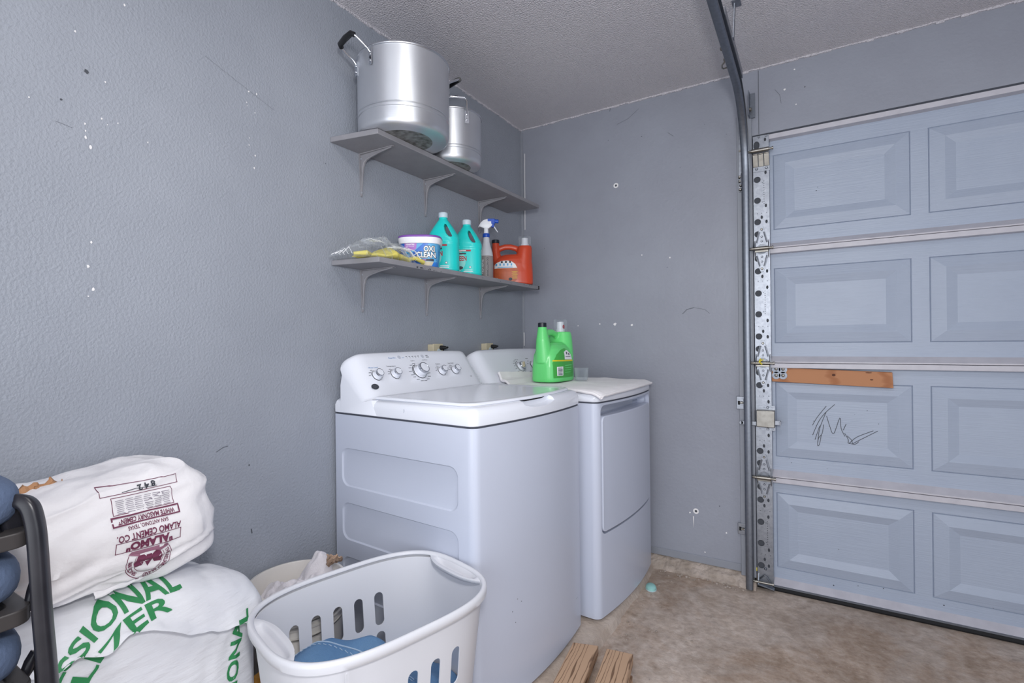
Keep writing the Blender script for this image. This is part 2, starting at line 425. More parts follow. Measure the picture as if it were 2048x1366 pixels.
M['bucket'] = mat('white_bucket_plastic', 'd8d4d0', 0.4, mottle=(5, 'cec9c2', 0.6))
M['basket'] = mat('pale_basket_plastic', 'dcdde3', 0.35)
M['denim'] = mat('blue_denim', '557ba4', 0.9, bump=(260, 0.002, 3), mottle=(9, '6b90b6', 0.8))
M['denim_dk'] = mat('dark_denim', '27394f', 0.9, bump=(260, 0.002, 3))
M['stitch'] = mat('pale_stitching', '9fb6cf', 0.8)
M['tan_box'] = mat('tan_card', 'c08d45', 0.8)
M['cap_teal'] = mat('pale_teal_plastic', '9fd6d2', 0.3)
def wood_mat(name, a, b2, scale, axis_scale, dist, knots=False):
    m = bpy.data.materials.new(name); m.use_nodes = True; nt = m.node_tree; b = nt.nodes['Principled BSDF']
    tc = nt.nodes.new('ShaderNodeTexCoord'); mp = nt.nodes.new('ShaderNodeMapping'); mp.inputs['Scale'].default_value = axis_scale
    nt.links.new(tc.outputs['Object'], mp.inputs['Vector'])
    w = nt.nodes.new('ShaderNodeTexWave'); w.inputs['Scale'].default_value = scale; w.inputs['Distortion'].default_value = dist; w.inputs['Detail'].default_value = 3; w.inputs['Detail Scale'].default_value = 1.2
    nt.links.new(mp.outputs[0], w.inputs['Vector'])
    r = nt.nodes.new('ShaderNodeValToRGB'); e = r.color_ramp.elements; e[0].position = 0.0; e[0].color = C3(b2); e[1].position = 0.12; e[1].color = C3(a)
    nt.links.new(w.outputs['Color'], r.inputs[0]); nt.links.new(r.outputs[0], b.inputs['Base Color']); b.inputs['Roughness'].default_value = 0.7
    return m
M['lumber'] = wood_mat('weathered_lumber', 'c4a284', '7a5d46', 19, (1.0, 0.12, 1.0), 13)
M['cedar'] = wood_mat('cedar_board', 'b7805a', 'a36a45', 14, (0.12, 1, 1), 3)
M['knot'] = mat('wood_knot', '5a3220', 0.7)

# ------------------------------------------------------------------ the room
H = 2.447
def structure(name, bm, m, parent=None, label=None, **k):
    o = obj(name, bm, m, parent, **k); o['kind'] = 'structure'
    if label: o['label'] = label
    return o
XR, YF = 4.2, -5.2
bm = NB(); box(bm, -0.15, XR + 0.1, YF - 0.1, 0.3, -0.12, 0.0); floor = structure('floor', bm, M['floor'], label='stained concrete garage floor', smooth=False)
bm = NB(); box(bm, -0.15, XR + 0.1, YF - 0.1, 0.3, H, H + 0.1); ceiling = structure('ceiling', bm, M['ceil'], label='pale textured garage ceiling', smooth=False)
bm = NB(); box(bm, -0.12, 0.0, YF, 0.0, 0.0, H); wall_left = structure('wall_left', bm, M['wall_l'], label='blue grey painted wall behind the washing machines', smooth=False)
bm = NB()
box(bm, -0.12, 1.262, 0.0, 0.15, 0.062, H); box(bm, 1.262, 3.745, 0.0, 0.15, 2.137, H); box(bm, 3.745, XR, 0.0, 0.15, 0.0, H)
wall_back = structure('wall_back', bm, M['wall_b'], label='grey painted wall beside and above the garage door', smooth=False)
bm = NB()
def stemfn(u, v):
    x = 1.262 * u; n = nz(x * 26, v * 3, 1) + 0.6 * nz(x * 60, v * 6, 5)
    return Vector((x, 0.02 - 0.050 * (1 - v) ** 1.6 - 0.022 * (0.4 + v * (1 - v) * 2) - 0.010 * n * (1 - v * .5), 0.060 * v ** 0.75 + 0.005 * n * (1 - v) * v * 3))
grid(bm, stemfn, 260, 14); box(bm, 0, 1.262, 0.02, 0.15, 0, 0.062)
structure('concrete_stem', bm, M['stem'], wall_back, smooth=True, auto=80)
bm = NB(); box(bm, XR, XR + 0.1, YF, 0.15, 0, H); structure('wall_right', bm, M['wall_b'], smooth=False)
bm = NB(); box(bm, -0.12, XR, YF - 0.1, YF, 0, H); structure('wall_front', bm, M['wall_b'], smooth=False)
# crumbly seam of texture where the ceiling meets the walls
bm = NB()
for k in range(150):
    t = k / 149 * 3.8; s = 0.005 + 0.004 * random.random()
    box(bm, t, t + 0.027, -s, 0.0, H - 0.004 - 0.006 * random.random(), H)
for k in range(110):
    t = -k / 109 * 2.9; s = 0.004 + 0.004 * random.random()
    box(bm, 0.0, s, t - 0.028, t, H - 0.004 - 0.006 * random.random(), H)
structure('trim_1', bm, M['ceil'], label='rough ceiling texture along the wall tops', auto=80)
# painted jamb strip beside the door, the seam over it, the skirting seam
bm = NB(); box(bm, 1.196, 1.262, -0.014, 0.0, 0.05, 2.235); structure('trim_2', bm, M['trim'], label='grey painted jamb strip beside the door track', bevel=0.002)
bm = NB(); box(bm, 0.0, 1.195, -0.004, 0.0, 0.062, 0.098); structure('baseboard_back', bm, M['trim'], label='thin grey strip along the foot of the back wall', bevel=0.0015)
bm = NB(); box(bm, 1.2905, 1.2925, -0.0012, 0.0, 2.14, H - 0.01); obj('panel_seam', bm, M['scuff'], wall_back, smooth=False)
bm = NB(); tube(bm, [(0.012, -0.008, 1.15), (0.010, -0.006, 1.23)], 0.004, 8)
tube(bm, [(0.024, -0.006, 1.845), (0.026, -0.007, 2.0), (0.025, -0.006, 2.15), (0.027, -0.006, 2.30)], 0.0042, 8)
obj('corner_bead', bm, M['caulk'], wall_back)
bm = NB(); box(bm, -0.003, 0.012, -0.006, 0.0, 0.07, 2.43); obj('corner_joint', bm, M['trim'], wall_back, bevel=0.003)
# chips, nail holes and cracks
def blob2(f, x, y, r, k=9, st=1.0):
    a0 = random.random() * 6
    f.poly([(x + r * (0.6 + 0.6 * random.random()) * cos(a0 + 2 * pi * i / k), y + st * r * (0.6 + 0.6 * random.random()) * sin(a0 + 2 * pi * i / k)) for i in range(k)])
PX = 1 / 620.0
f = Flat()
for y, z, s in [[-2.125,1.719,2.5],[-2.124,1.702,2.5],[-2.124,1.686,3.5],[-2.114,1.665,4],[-2.115,1.432,3],[-2.122,1.372,4],[-2.112,1.317,4.5],[-2.122,1.299,2],[-1.708,1.971,3],[-1.682,1.974,3],[-1.715,1.934,2],[-1.714,1.924,1.5],[-1.688,1.912,2],[-1.708,1.825,2],[-1.709,1.803,2],[-1.689,1.776,3],[-1.693,1.735,3],[-2.04,2.056,3],[-2.142,1.935,2.5],[-2.083,1.839,2.5],[-2.091,1.744,2.5],[-2.227,1.742,2],[-2.057,1.745,2],[-2.079,1.733,1.5],[-1.828,1.797,1.5],[-1.99,1.718,2],[-1.06,1.595,1.5],[-1.245,1.565,1.6]]:
    blob2(f, y, z, s * PX * 0.5, k=7, st=1.5)
f.lay('paint_chips', M['chip'], wall_left, None, (0, 0, 0), (0, 1, 0), (0, 0, 1), 0.0012, maxlen=0, label='white specks where the paint has chipped')
f = Flat()
blob2(f, -2.121, 1.848, 0.0055); blob2(f, -2.17, 1.76, 0.0028); blob2(f, -1.42, 1.83, 0.002); blob2(f, -1.72, 0.80, 0.003)
f.ribbon([(-2.18, 1.705), (-2.165, 1.703), (-2.15, 1.70)], 0.0007); f.ribbon([(-1.82, 0.86), (-1.80, 0.87), (-1.785, 0.872)], 0.0016); f.ribbon([(-1.715, 0.60), (-1.713, 0.585)], 0.003)
f.ribbon([(-1.84, 2.02), (-1.74, 1.985), (-1.62, 1.945)], 0.0005)
f.lay('wall_scuffs', M['scuff'], wall_left, None, (0, 0, 0), (0, 1, 0), (0, 0, 1), 0.0012, maxlen=0, label='dark nail hole and scuff marks')
f = Flat()
for x, z, s in [[0.577,1.266,5],[0.671,1.258,3.4],[0.729,1.626,2.4],[0.874,1.599,3],[0.49,1.268,2.4],[1.40,2.32,3],[1.445,2.24,2],[1.44,2.40,2],[0.36,1.262,2],[0.96,0.305,2.5],[1.13,0.235,2.5],[1.03,0.12,2]]:
    blob2(f, x, z, s * 0.7 / 400)
for x, z in ((0.591, 2.016), (0.989, 0.317)): f.ring(x, z, 0.006, 0.014, n=16)
f.poly([(0.974, 0.29), (0.979, 0.29), (0.977, 0.23)])
f.lay('paint_chips', M['chip'], wall_back, None, (0, 0, 0), (1, 0, 0), (0, 0, 1), 0.0012, maxlen=0, label='white chips and anchor rims in the paint')
f = Flat()
f.ribbon([[0.934, 1.307], [0.956, 1.329], [0.99, 1.337]], 0.0022); f.ribbon([(0.99, 1.337), [1.042, 1.325], [1.065, 1.304]], 0.001)
for x, z in ((0.591, 2.016), (0.989, 0.317)): f.disc(x, z, 0.006, 12)
for x, z, s in ((0.735, 2.25, .005), (0.86, 1.55, .004), (0.15, 1.72, .004), (1.48, 2.31, .006), (1.05, 2.24, .003), (0.55, 2.27, .004), (0.93, 2.05, .003), (0.7, 1.98, .003), (1.15, 2.17, .003), (1.05, 1.65, .003), (1.1, 0.36, .005)): blob2(f, x, z, s * .5)
f.ribbon([(0.60, 2.345), (0.66, 2.36), (0.72, 2.40)], 0.001); f.ribbon([(0.56, 2.425), (0.565, 2.44)], 0.002); f.ribbon([(0.87, 2.24), (0.9, 2.215)], 0.001); f.ribbon([(1.36, 2.33), (1.38, 2.30), (1.385, 2.26)], 0.001)
f.lay('wall_scuffs', M['scuff'], wall_back, None, (0, 0, 0), (1, 0, 0), (0, 0, 1), 0.0014, maxlen=0, label='dark scuffs, hairline crack and screw holes')
# raised strip of slab the machines stand on, with a crumbled edge
bm = NB()
def slabedge(t):
    y = -2.3 + 2.28 * t; return (0.788 + 0.012 * nz(y * 9, 0.3, 0.1) - 0.05 * max(0, (y + 0.25)) / 0.25 * 0.4, y)
pts = [slabedge(i / 70) for i in range(71)]
low = [Vector((x + 0.012 + 0.008 * nz(y * 22, 2, 2), y, 0.0)) for x, y in pts]; mid = [Vector((x + 0.006 * nz(y * 40, 1, 5), y, 0.022)) for x, y in pts]
top = [Vector((x - 0.008 + 0.006 * nz(y * 30, 7, 1), y, 0.033)) for x, y in pts]; bk = [Vector((0.004, y, 0.034)) for x, y in pts]
V = [[bm.verts.new(p) for p in r] for r in (low, mid, top, bk)]
for a, b in zip(V[:-1], V[1:]):
    for i in range(70): bm.faces.new((a[i], a[i+1], b[i+1], b[i]))
structure('slab_strip', bm, M['slab'], floor, label='raised concrete strip under the machines', auto=60)
bm = NB()
for k in range(46):
    a = random.random(); y = -0.05 - 0.9 * a * a; x = 0.82 + 0.03 * random.random() + 0.35 * random.random() ** 3; s = 0.002 + 0.004 * random.random()
    lathe(bm, [(s * 0.6, 0), (s, s * 0.4), (s * 0.5, s * 0.9)], 6, (x, y, 0))
for k in range(30):
    x = 0.82 + 0.4 * random.random(); y = -0.03 - 0.05 * random.random(); s = 0.003 + 0.006 * random.random()
    lathe(bm, [(s * 0.7, 0), (s, s * 0.4), (s * 0.4, s * 0.9)], 6, (x, y, 0))
o = obj('concrete_crumbs', bm, M['stem'], floor, label='crumbs of concrete at the wall foot'); o['kind'] = 'stuff'
# ------------------------------------------------------------------ garage door
def wobj(name, bm, m, root, parent=None, **k):
    """mesh written in room coordinates, hung under a root that is only translated"""
    bmesh.ops.translate(bm, verts=bm.verts, vec=-Vector(root.location)); return obj(name, bm, m, parent or root, **k)
door = thing('door_1', 'pale grey steel garage door of four panelled sections', 'garage door', (2.5, 0.0, 0.0), kind='structure')
SX0, SX1, DX1, SH, SK = 1.266, 1.333, 3.735, 0.5325, 0.036
PANS = [(1.345 + 0.570 * i, 1.345 + 0.570 * i + 0.513) for i in range(4)]
def skin(bm, z0, z1):
    zc = (z0 + z1) / 2; zb, zt = zc - 0.176, zc + 0.176
    xs = [SX1 - 0.03]; pan = []
    for a, b in PANS: xs += [a, b]; pan.append(len(xs) - 2)
    xs.append(DX1); zs = [z0, zb, zt, z1]
    G = {(i, j): bm.verts.new((x, SK, z)) for i, x in enumerate(xs) for j, z in enumerate(zs)}
    for i in range(len(xs) - 1):
        for j in range(3):
            q = [G[i, j], G[i+1, j], G[i+1, j+1], G[i, j+1]]
            if j == 1 and i in pan:
                x0, x1 = xs[i], xs[i+1]; prev = q
                for ins, y in ((0.0025, SK + 0.004), (0.005, SK - 0.001), (0.052, SK - 0.013), (0.088, SK - 0.0005)):
                    cur = [bm.verts.new(p) for p in ((x0 + ins, y, zb + ins * 0.9), (x1 - ins, y, zb + ins * 0.9), (x1 - ins, y, zt - ins * 0.9), (x0 + ins, y, zt - ins * 0.9))]
                    for k in range(4): bm.faces.new((prev[k], prev[(k+1) % 4], cur[(k+1) % 4], cur[k]))
                    prev = cur
                bm.faces.new(prev)
            else: bm.faces.new(q)
CIRC = [1.924, 1.826, 1.725, 1.668, 1.553, 1.494, 1.39, 1.292, 1.188, 1.129, 1.018, 0.959, 0.65, 0.593, 0.482, 0.421, 0.317, 0.217, 0.113]
SLOT = [[1.317,2.107],[1.318,1.953],[1.318,1.799],[1.3,1.746],[1.32,1.724],[1.32,1.493],[1.3,1.469],[1.32,1.417],[1.32,1.262],[1.301,1.212],[1.32,1.186],[1.319,0.959],[1.301,0.933],[1.32,0.883],[1.319,0.726],[1.299,0.675],[1.318,0.649],[1.315,0.422],[1.298,0.395],[1.314,0.344],[1.315,0.19],[1.297,0.143],[1.314,0.115]]
PIN = []
for zc in (1.862, 1.348, 0.27):
    PIN += [(1.3105, zc + 0.052 - 0.0105 * k) for k in range(11)] + [(1.304, zc + 0.045), (1.304, zc - 0.045)]
for zc in (1.765, 1.447, 1.235, 0.908, 0.70, 0.37, 0.165):
    PIN += [(1.282, zc), (1.30, zc), (1.321, zc)]
for k in range(4):
    z0, z1 = k * SH, (k + 1) * SH
    if k == 0: z0 = 0.024
    bm = NB(); skin(bm, z0, z1)
    sec = wobj('door_section', bm, M['door'], door, smooth=False)
    bm = NB(); hexa(bm, [(SX1, -0.001, z0), (DX1, -0.001, z0), (DX1, SK + .001, z0), (SX1, SK + .001, z0), (SX1, -0.001, z0 + 0.006), (DX1, -0.001, z0 + 0.006), (DX1, SK + .001, z0 + 0.030), (SX1, SK + .001, z0 + 0.030)])
    wobj('bottom_rail', bm, M['door_rail'], door, sec, bevel=0.001)
    bm = NB(); box(bm, SX1, DX1, -0.003, SK + .001, z1 - 0.024, z1 - 0.002)
    wobj('top_rail', bm, M['door_rail'], door, sec, bevel=0.0015)
    bm = NB(); box(bm, SX0, SX1, -0.006, 0.034, z0, z1 - 0.0015)
    st = wobj('end_stile', bm, M['galv'], door, sec, smooth=False)
    c = NB()
    box(c, SX0 + 0.0015 - 2.5, SX1 - 0.0015 - 2.5, -0.0045, 0.05, z0 - 0.001, z1 + 0.001)
    cut(st, c)
    c = NB()
    def hole(x, z, r, rz, n):
        loft(c, [[Vector((x - 2.5 + r * cos(2 * pi * i / n), y, z + rz * sin(2 * pi * i / n) + (0 if rz == r else 0))) for i in range(n)] for y in (-0.02, 0.01)])
    for z in CIRC:
        if z0 + 0.02 < z < z1 - 0.02: hole(1.2825, z, 0.0145, 0.0145, 20)
    for x, z in SLOT:
        if z0 < z < z1: hole(x, z, 0.005, 0.0085, 12)
    for x, z in PIN:
        if z0 < z < z1: hole(x, z, 0.0019, 0.0019, 6)
    if k == 3: hole(1.281, 2.085, 0.013, 0.02, 16)
    cut(st, c)
    bm = NB(); box(bm, SX0 + 0.003, SX1 - 0.003, -0.0005, 0.033, z0 + .004, z1 - .006); wobj('stile_hole_shade', bm, M['stile_shade'], door, sec, smooth=False)  # dark filler added behind the stile so its holes look shaded
bm = NB(); tube(bm, [(SX0 - 0.002, 0.012, 0.012), (DX1, 0.012, 0.012)], 0.0125, 12); box(bm, SX0, DX1, 0.0, 0.03, 0.012, 0.024)
wobj('bottom_seal', bm, M['rubber'], door)
bm = NB(); box(bm, SX1 - 0.05, DX1, -0.004, SK, 0.024, 0.031); wobj('seal_retainer', bm, M['galv_dk'], door)
def roller(z, y=-0.036, xr=1.348, wheel=True):
    bm = NB(); cylx(bm, (1.238, y, z), (xr, y, z), 0.0055, 12); cylx(bm, (xr - 0.004, y, z), (xr + 0.001, y, z), 0.0075, 12); cylx(bm, (1.262, y, z), (1.268, y, z), 0.0075, 12)
    s = wobj('roller_shaft', bm, M['steel'], door)
    bm = NB(); tube(bm, [(1.228, y, z), (1.231, y, z), (1.238, y, z), (1.241, y, z)], lambda t: 0.019 if 0.2 < t < 0.8 else 0.016, 20); wobj('roller_wheel', bm, M['steel'], door, s)
def hinge(z):
    bm = NB()
    def leaf(s):
        P = [(-0.028, 0.004), (0.028, 0.004), (0.027, 0.030), (0.0105, 0.095), (0.006, 0.106), (-0.006, 0.106), (-0.0105, 0.095), (-0.027, 0.030)]
        lo = [Vector((1.2995 + x, -0.0065, z + s * d)) for x, d in P]; hi = [Vector((1.2995 + x * 0.96, -0.0095, z + s * d * 0.995)) for x, d in P]
        loft(bm, [lo, hi])
        for sx in (-1, 1): tube(bm, [(1.2995 + sx * 0.0215, -0.0105, z + s * 0.030), (1.2995 + sx * 0.009, -0.0105, z + s * 0.080)], 0.0032, 8)
        for d in (0.036, 0.058): lathe(bm, [(0.0048, 0), (0.0048, 0.002), (0.0028, 0.0045)], 12, M=Matrix.Translation((1.2995, -0.0095, z + s * d)) @ Matrix.Rotation(pi / 2, 4, 'X'))
        for sx in (-1, 1): hexa(bm, [(1.2995 + sx * 0.029 - .0015, -0.0065, z + s * 0.004), (1.2995 + sx * 0.029 + .0015, -0.0065, z + s * 0.004), (1.2995 + sx * 0.029 + .0015, -0.0065, z + s * 0.042), (1.2995 + sx * 0.029 - .0015, -0.0065, z + s * 0.042), (1.2995 + sx * 0.029 - .0015, -0.036, z - 0.006), (1.2995 + sx * 0.029 + .0015, -0.036, z - 0.006), (1.2995 + sx * 0.029 + .0015, -0.036, z + 0.006), (1.2995 + sx * 0.029 - .0015, -0.036, z + 0.006)])
    leaf(1); leaf(-1)
    for r in (0.017, 0.022): tube(bm, [(1.2995 + r * cos(2 * pi * i / 24), -0.0105, z + r * sin(2 * pi * i / 24)) for i in range(25)], 0.0014, 6, caps=False)
    h = wobj('hinge', bm, M['galv'], door)
    bm = NB(); cylx(bm, (1.271, -0.036, z), (1.328, -0.036, z), 0.0085, 14); box(bm, 1.272, 1.327, -0.030, -0.024, z - 0.016, z - 0.008)
    wobj('hinge_knuckle', bm, M['steel'], door, h)
    bm = NB()
    for d in (0.092, -0.092): lathe(bm, [(0.0062, 0), (0.0062, 0.003), (0.004, 0.0055)], 6, M=Matrix.Translation((1.2995, -0.0095, z + d)) @ Matrix.Rotation(pi / 2, 4, 'X'))
    wobj('hinge_bolt', bm, M['steel'], door, h)
for k in (1, 2, 3): hinge(k * SH - 0.001); roller(k * SH - 0.001)
# yellow rust-proofing smear on the middle hinge
bm = NB(); tube(bm, [(1.292, -0.040, 1.085), (1.286, -0.046, 1.070), (1.298, -0.046, 1.058)], 0.003, 6); tube(bm, [(1.286, -0.046, 1.070), (1.304, -0.044, 1.082)], 0.0022, 6)
wobj('yellow_tie', bm, M['yellow'], door)
# top roller carrier
roller(2.05, -0.04, 1.352)
bm = NB(); cylx(bm, (1.262, -0.04, 2.05), (1.336, -0.04, 2.05), 0.009, 14)
for i in range(3):
    xa = 1.2665 + 0.0235 * i
    hexa(bm, [(xa, -0.008, 1.982), (xa + 0.0215, -0.008, 1.982), (xa + 0.0215, -0.012, 1.982), (xa, -0.012, 1.982), (xa, -0.030, 2.034), (xa + 0.0215, -0.030, 2.034), (xa + 0.0215, -0.034, 2.036), (xa, -0.034, 2.036)])
    tube(bm, [(xa, -0.032, 2.036), (xa + 0.0215, -0.032, 2.036)], 0.004, 8)
tc_ = wobj('top_carrier', bm, M['steel'], door, bevel=0.001)
bm = NB(); box(bm, 1.2665, 1.336, -0.010, -0.006, 1.960, 1.983)
for x in (1.281, 1.322): lathe(bm, [(0.0065, 0), (0.0065, 0.003), (0.004, 0.006)], 6, M=Matrix.Translation((x, -0.010, 1.973)) @ Matrix.Rotation(pi / 2, 4, 'X'))
wobj('carrier_flange', bm, M['galv'], door, tc_)
bm = NB()
for x in (1.292, 1.322): lathe(bm, [(0.005, 0), (0.005, 0.002), (0.003, 0.004)], 12, M=Matrix.Translation((x, -0.006, 2.122)) @ Matrix.Rotation(pi / 2, 4, 'X'))
wobj('rivet', bm, M['galv'], door)
# slide lock
bm = NB(); box(bm, 1.271, 1.348, -0.046, -0.006, 0.768, 0.846); lk = wobj('slide_lock', bm, M['steel'], door, bevel=0.003, label='square steel slide lock')
bm = NB(); box(bm, 1.272, 1.347, -0.011, -0.006, 0.846, 0.865); box(bm, 1.272, 1.347, -0.011, -0.006, 0.750, 0.768)
fl = wobj('lock_flange', bm, M['galv'], door, lk); c = NB()
for z in (0.857, 0.757):
    for i in range(4):
        if i != 2: loft(c, [[Vector((1.283 + 0.018 * i - 2.5 + 0.0045 * cos(t * pi / 5), y, z + 0.0028 * sin(t * pi / 5))) for t in range(10)] for y in (-0.02, -0.0062)])
cut(fl, c)
bm = NB()
for z in (0.857, 0.757): lathe(bm, [(0.006, 0), (0.006, 0.003), (0.0035, 0.006)], 6, M=Matrix.Translation((1.317, -0.011, z)) @ Matrix.Rotation(pi / 2, 4, 'X'))
wobj('lock_bolt', bm, M['galv'], door, lk)
bm = NB(); box(bm, 1.205, 1.272, -0.030, -0.024, 0.772, 0.790); cylx(bm, (1.205, -0.030, 0.781), (1.205, -0.024, 0.781), 0.009, 12); box(bm, 1.347, 1.372, -0.032, -0.024, 0.781, 0.800); box(bm, 1.368, 1.372, -0.046, -0.024, 0.781, 0.800)
wobj('lock_bar', bm, M['galv'], door, lk, bevel=0.0008)
# bottom corner bracket, roller and tag
roller(0.042, -0.03, 1.335)
bm = NB(); hexa(bm, [(1.268, -0.006, 0.028), (1.338, -0.006, 0.016), (1.338, -0.034, 0.016), (1.268, -0.034, 0.028), (1.268, -0.006, 0.033), (1.338, -0.006, 0.021), (1.338, -0.034, 0.021), (1.268, -0.034, 0.033)])
hexa(bm, [(1.268, -0.006, 0.03), (1.274, -0.006, 0.03), (1.274, -0.03, 0.03), (1.268, -0.03, 0.03), (1.268, -0.006, 0.075), (1.274, -0.006, 0.075), (1.274, -0.008, 0.075), (1.268, -0.008, 0.075)])
tube(bm, [(1.275, -0.014, 0.05), (1.297, -0.016, 0.072), (1.306, -0.016, 0.066), (1.325, -0.014, 0.036)], 0.003, 8)
lathe(bm, [(0.007, 0), (0.007, 0.003), (0.004, 0.006)], 6, M=Matrix.Translation((1.300, -0.006, 0.10)) @ Matrix.Rotation(pi / 2, 4, 'X'))
bb = wobj('bottom_bracket', bm, M['galv_dk'], door, bevel=0.0006)
bm = NB(); box(bm, 1.2545, 1.2645, -0.010, -0.007, 0.083, 0.099); wobj('yellow_tag', bm, M['yellow'], door, label='small yellow tag')
bm = NB(); box(bm, 1.254, 1.262, -0.012, -0.004, 0.03, 0.082); wobj('cable_end', bm, M['dark'], door)
# wooden repair board
bm = NB(); hexa(bm, [(1.334, 0.012, 0.977), (1.790, 0.010, 0.963), (1.790, 0.032, 0.963), (1.334, 0.032, 0.977), (1.334, 0.012, 1.043), (1.787, 0.010, 1.029), (1.787, 0.032, 1.029), (1.334, 0.032, 1.043)])
bd = wobj('repair_board', bm, M['cedar'], door, bevel=0.0015, label='reddish wooden repair board'); 
f = Flat(); f.disc(1.578 - 2.5, 1.013, 0.007, 14, 0.0055); f.disc(1.715 - 2.5, 0.996, 0.006, 12, 0.0025); f.disc(1.705 - 2.5, 1.026, 0.012, 12, 0.002)
f.lay('knots', M['knot'], bd, None, (0, 0.0105, 0), (1, 0, 0), (0, 0, 1), 0.0008, maxlen=0)
bm = NB()
for dx, dz in ((0, 0), (0.028, 0), (0, -0.028), (0.028, -0.028)): cylx(bm, (1.352 + dx, 0.0075, 1.034 + dz), (1.352 + dx, 0.0115, 1.034 + dz), 0.0175, 20)
box(bm, 1.340, 1.393, 0.0076, 0.0114, 0.995, 1.040)
pl = wobj('mending_plate', bm, M['galv_dk'], door, bd)
bm = NB()
for dx, dz in ((0, 0.002), (0.028, 0.002), (0, -0.028), (0.028, -0.028)): lathe(bm, [(0.008, 0), (0.007, 0.003), (0.003, 0.005)], 8, M=Matrix.Translation((1.352 + dx, 0.0075, 1.034 + dz)) @ Matrix.Rotation(pi / 2, 4, 'X'))
wobj('bolt_head', bm, M['steel'], door, pl)
# pen scribble on the third row
f = Flat()
for l in [[[1.549,0.871],[1.514,0.819],[1.495,0.781]],[[1.581,0.88],[1.543,0.838],[1.518,0.797],[1.495,0.736]],[[1.523,0.78],[1.504,0.716]],[[1.538,0.787],[1.532,0.747],[1.518,0.724],[1.514,0.692],[1.521,0.697],[1.529,0.74]],[[1.55,0.827],[1.561,0.783],[1.576,0.749],[1.6,0.822],[1.604,0.776],[1.618,0.741]],[[1.612,0.768],[1.623,0.796]],[[1.617,0.755],[1.63,0.728],[1.632,0.711],[1.662,0.742],[1.721,0.774]],[[1.626,0.744],[1.642,0.727],[1.646,0.712],[1.658,0.72],[1.736,0.774]],[[1.548,0.844],[1.523,0.769],[1.515,0.706]],[[1.632,0.711],[1.655,0.71],[1.668,0.722]]]:
    P = [Vector((a - 2.5, b)) for a, b in l]; Q = []
    for i in range(len(P) - 1):
        p0, p1, p2, p3 = P[max(i-1, 0)], P[i], P[i+1], P[min(i+2, len(P)-1)]
        for t in (0, .25, .5, .75):
            Q.append(0.5 * ((2*p1) + (p2-p0)*t + (2*p0-5*p1+4*p2-p3)*t*t + (3*p1-p0-3*p2+p3)*t**3))
    Q.append(P[-1]); f.ribbon([(q.x, q.y) for q in Q], 0.0024)
tree = bvh(door.children[1])
SEC3 = [o for o in door.children if o.name.startswith('door_section')][1]
f.lay('pen_scribble', M['ink'], SEC3, bvh(SEC3), (0, 0, 0), (1, 0, 0), (0, 0, 1), 0.0009, reach=0.3, maxlen=0.02, label='dark pen scribble')
f = Flat()
for x, z, r in ((1.52, 1.845, .004), (1.525, 1.86, .003), (1.36, 1.80, .003), (1.41, 0.60, .003), (1.40, 0.62, .002), (1.55, 0.59, .002), (1.70, 0.86, .003), (1.655, 0.84, .002), (1.74, 0.805, .003), (1.50, 0.80, .003), (1.59, 0.235, .003), (1.75, 0.10, .004), (1.66, 0.09, .003), (2.1, 0.11, .004), (1.45, 0.40, .003), (1.6, 1.17, .002), (1.45, 0.12, .004), (1.57, 0.07, .005), (1.95, 0.08, .004)): blob2(f, x - 2.5, z, r * .6)
f.lay('door_scuffs', M['scuff'], door, None, (0, SK - 0.0014, 0), (1, 0, 0), (0, 0, 1), 0.0003, maxlen=0, label='small dark scuffs')

# ------------------------------------------------------------------ door track
track = thing('door_track', 'curved galvanised steel track running up beside the panelled garage door', 'door track', (1.222, -0.015, 0.012))
PROF = [(0, 0), (0.031, 0), (0.031, -0.002), (0.002, -0.002), (0.002, -0.047), (0.005, -0.0505), (0.024, -0.0505), (0.028, -0.048), (0.0285, -0.043), (0.031, -0.043), (0.0305, -0.050), (0.026, -0.0535), (0.004, -0.0535), (0, -0.049)]
TP = [(1.222, -0.015, 0.012), (1.222, -0.015, 0.6), (1.222, -0.015, 1.2), (1.222, -0.015, 1.93)]
TR = 0.368
for i in range(1, 19):
    a = pi / 2 * i / 18; TP.append((1.222, -0.015 - TR + TR * cos(a), 1.93 + TR * sin(a)))
for y in (-0.6, -0.9, -1.4, -2.0, -2.5): TP.append((1.222, y, 2.298 + 0.052 * (-y - 0.383)))
bm = NB(); sweep(bm, TP, PROF, up=(1, 0, 0)); wobj('channel', bm, M['galv_dk'], track, auto=50)
def jamb_bracket(z, top=0.03):
    bm = NB(); box(bm, 1.184, 1.222, -0.019, -0.0155, z - top, z + top); box(bm, 1.2185, 1.2215, -0.052, -0.0155, z - top * 0.8, z + top * 0.8)
    b = wobj('jamb_bracket', bm, M['galv'], track, bevel=0.003)
    bm = NB(); box(bm, 1.190, 1.200, -0.0202, -0.0186, z - 0.009, z + 0.009); wobj('slot', bm, M['dark'], track, b)
    bm = NB(); lathe(bm, [(0.007, 0), (0.007, 0.004), (0.004, 0.007)], 6, M=Matrix.Translation((1.207, -0.019, z + 0.002)) @ Matrix.Rotation(pi / 2, 4, 'X')); cylx(bm, (1.200, -0.022, z), (1.214, -0.022, z), 0.004, 8); wobj('bracket_bolt', bm, M['steel'], track, b)
jamb_bracket(0.873); jamb_bracket(0.273, 0.026)
bm = NB(); box(bm, 1.205, 1.2215, -0.020, -0.0155, 1.875, 2.19); box(bm, 1.216, 1.2195, -0.05, -0.0155, 1.90, 1.955)
fb = wobj('flag_bracket', bm, M['galv'], track, bevel=0.001)
bm = NB()
for z in (1.945, 1.925, 1.905, 1.885): lathe(bm, [(0.009, 0), (0.008, 0.006), (0.004, 0.012)], 7, M=Matrix.Translation((1.212 + 0.003 * sin(z * 90), -0.020, z)) @ Matrix.Rotation(pi / 2, 4, 'X'))
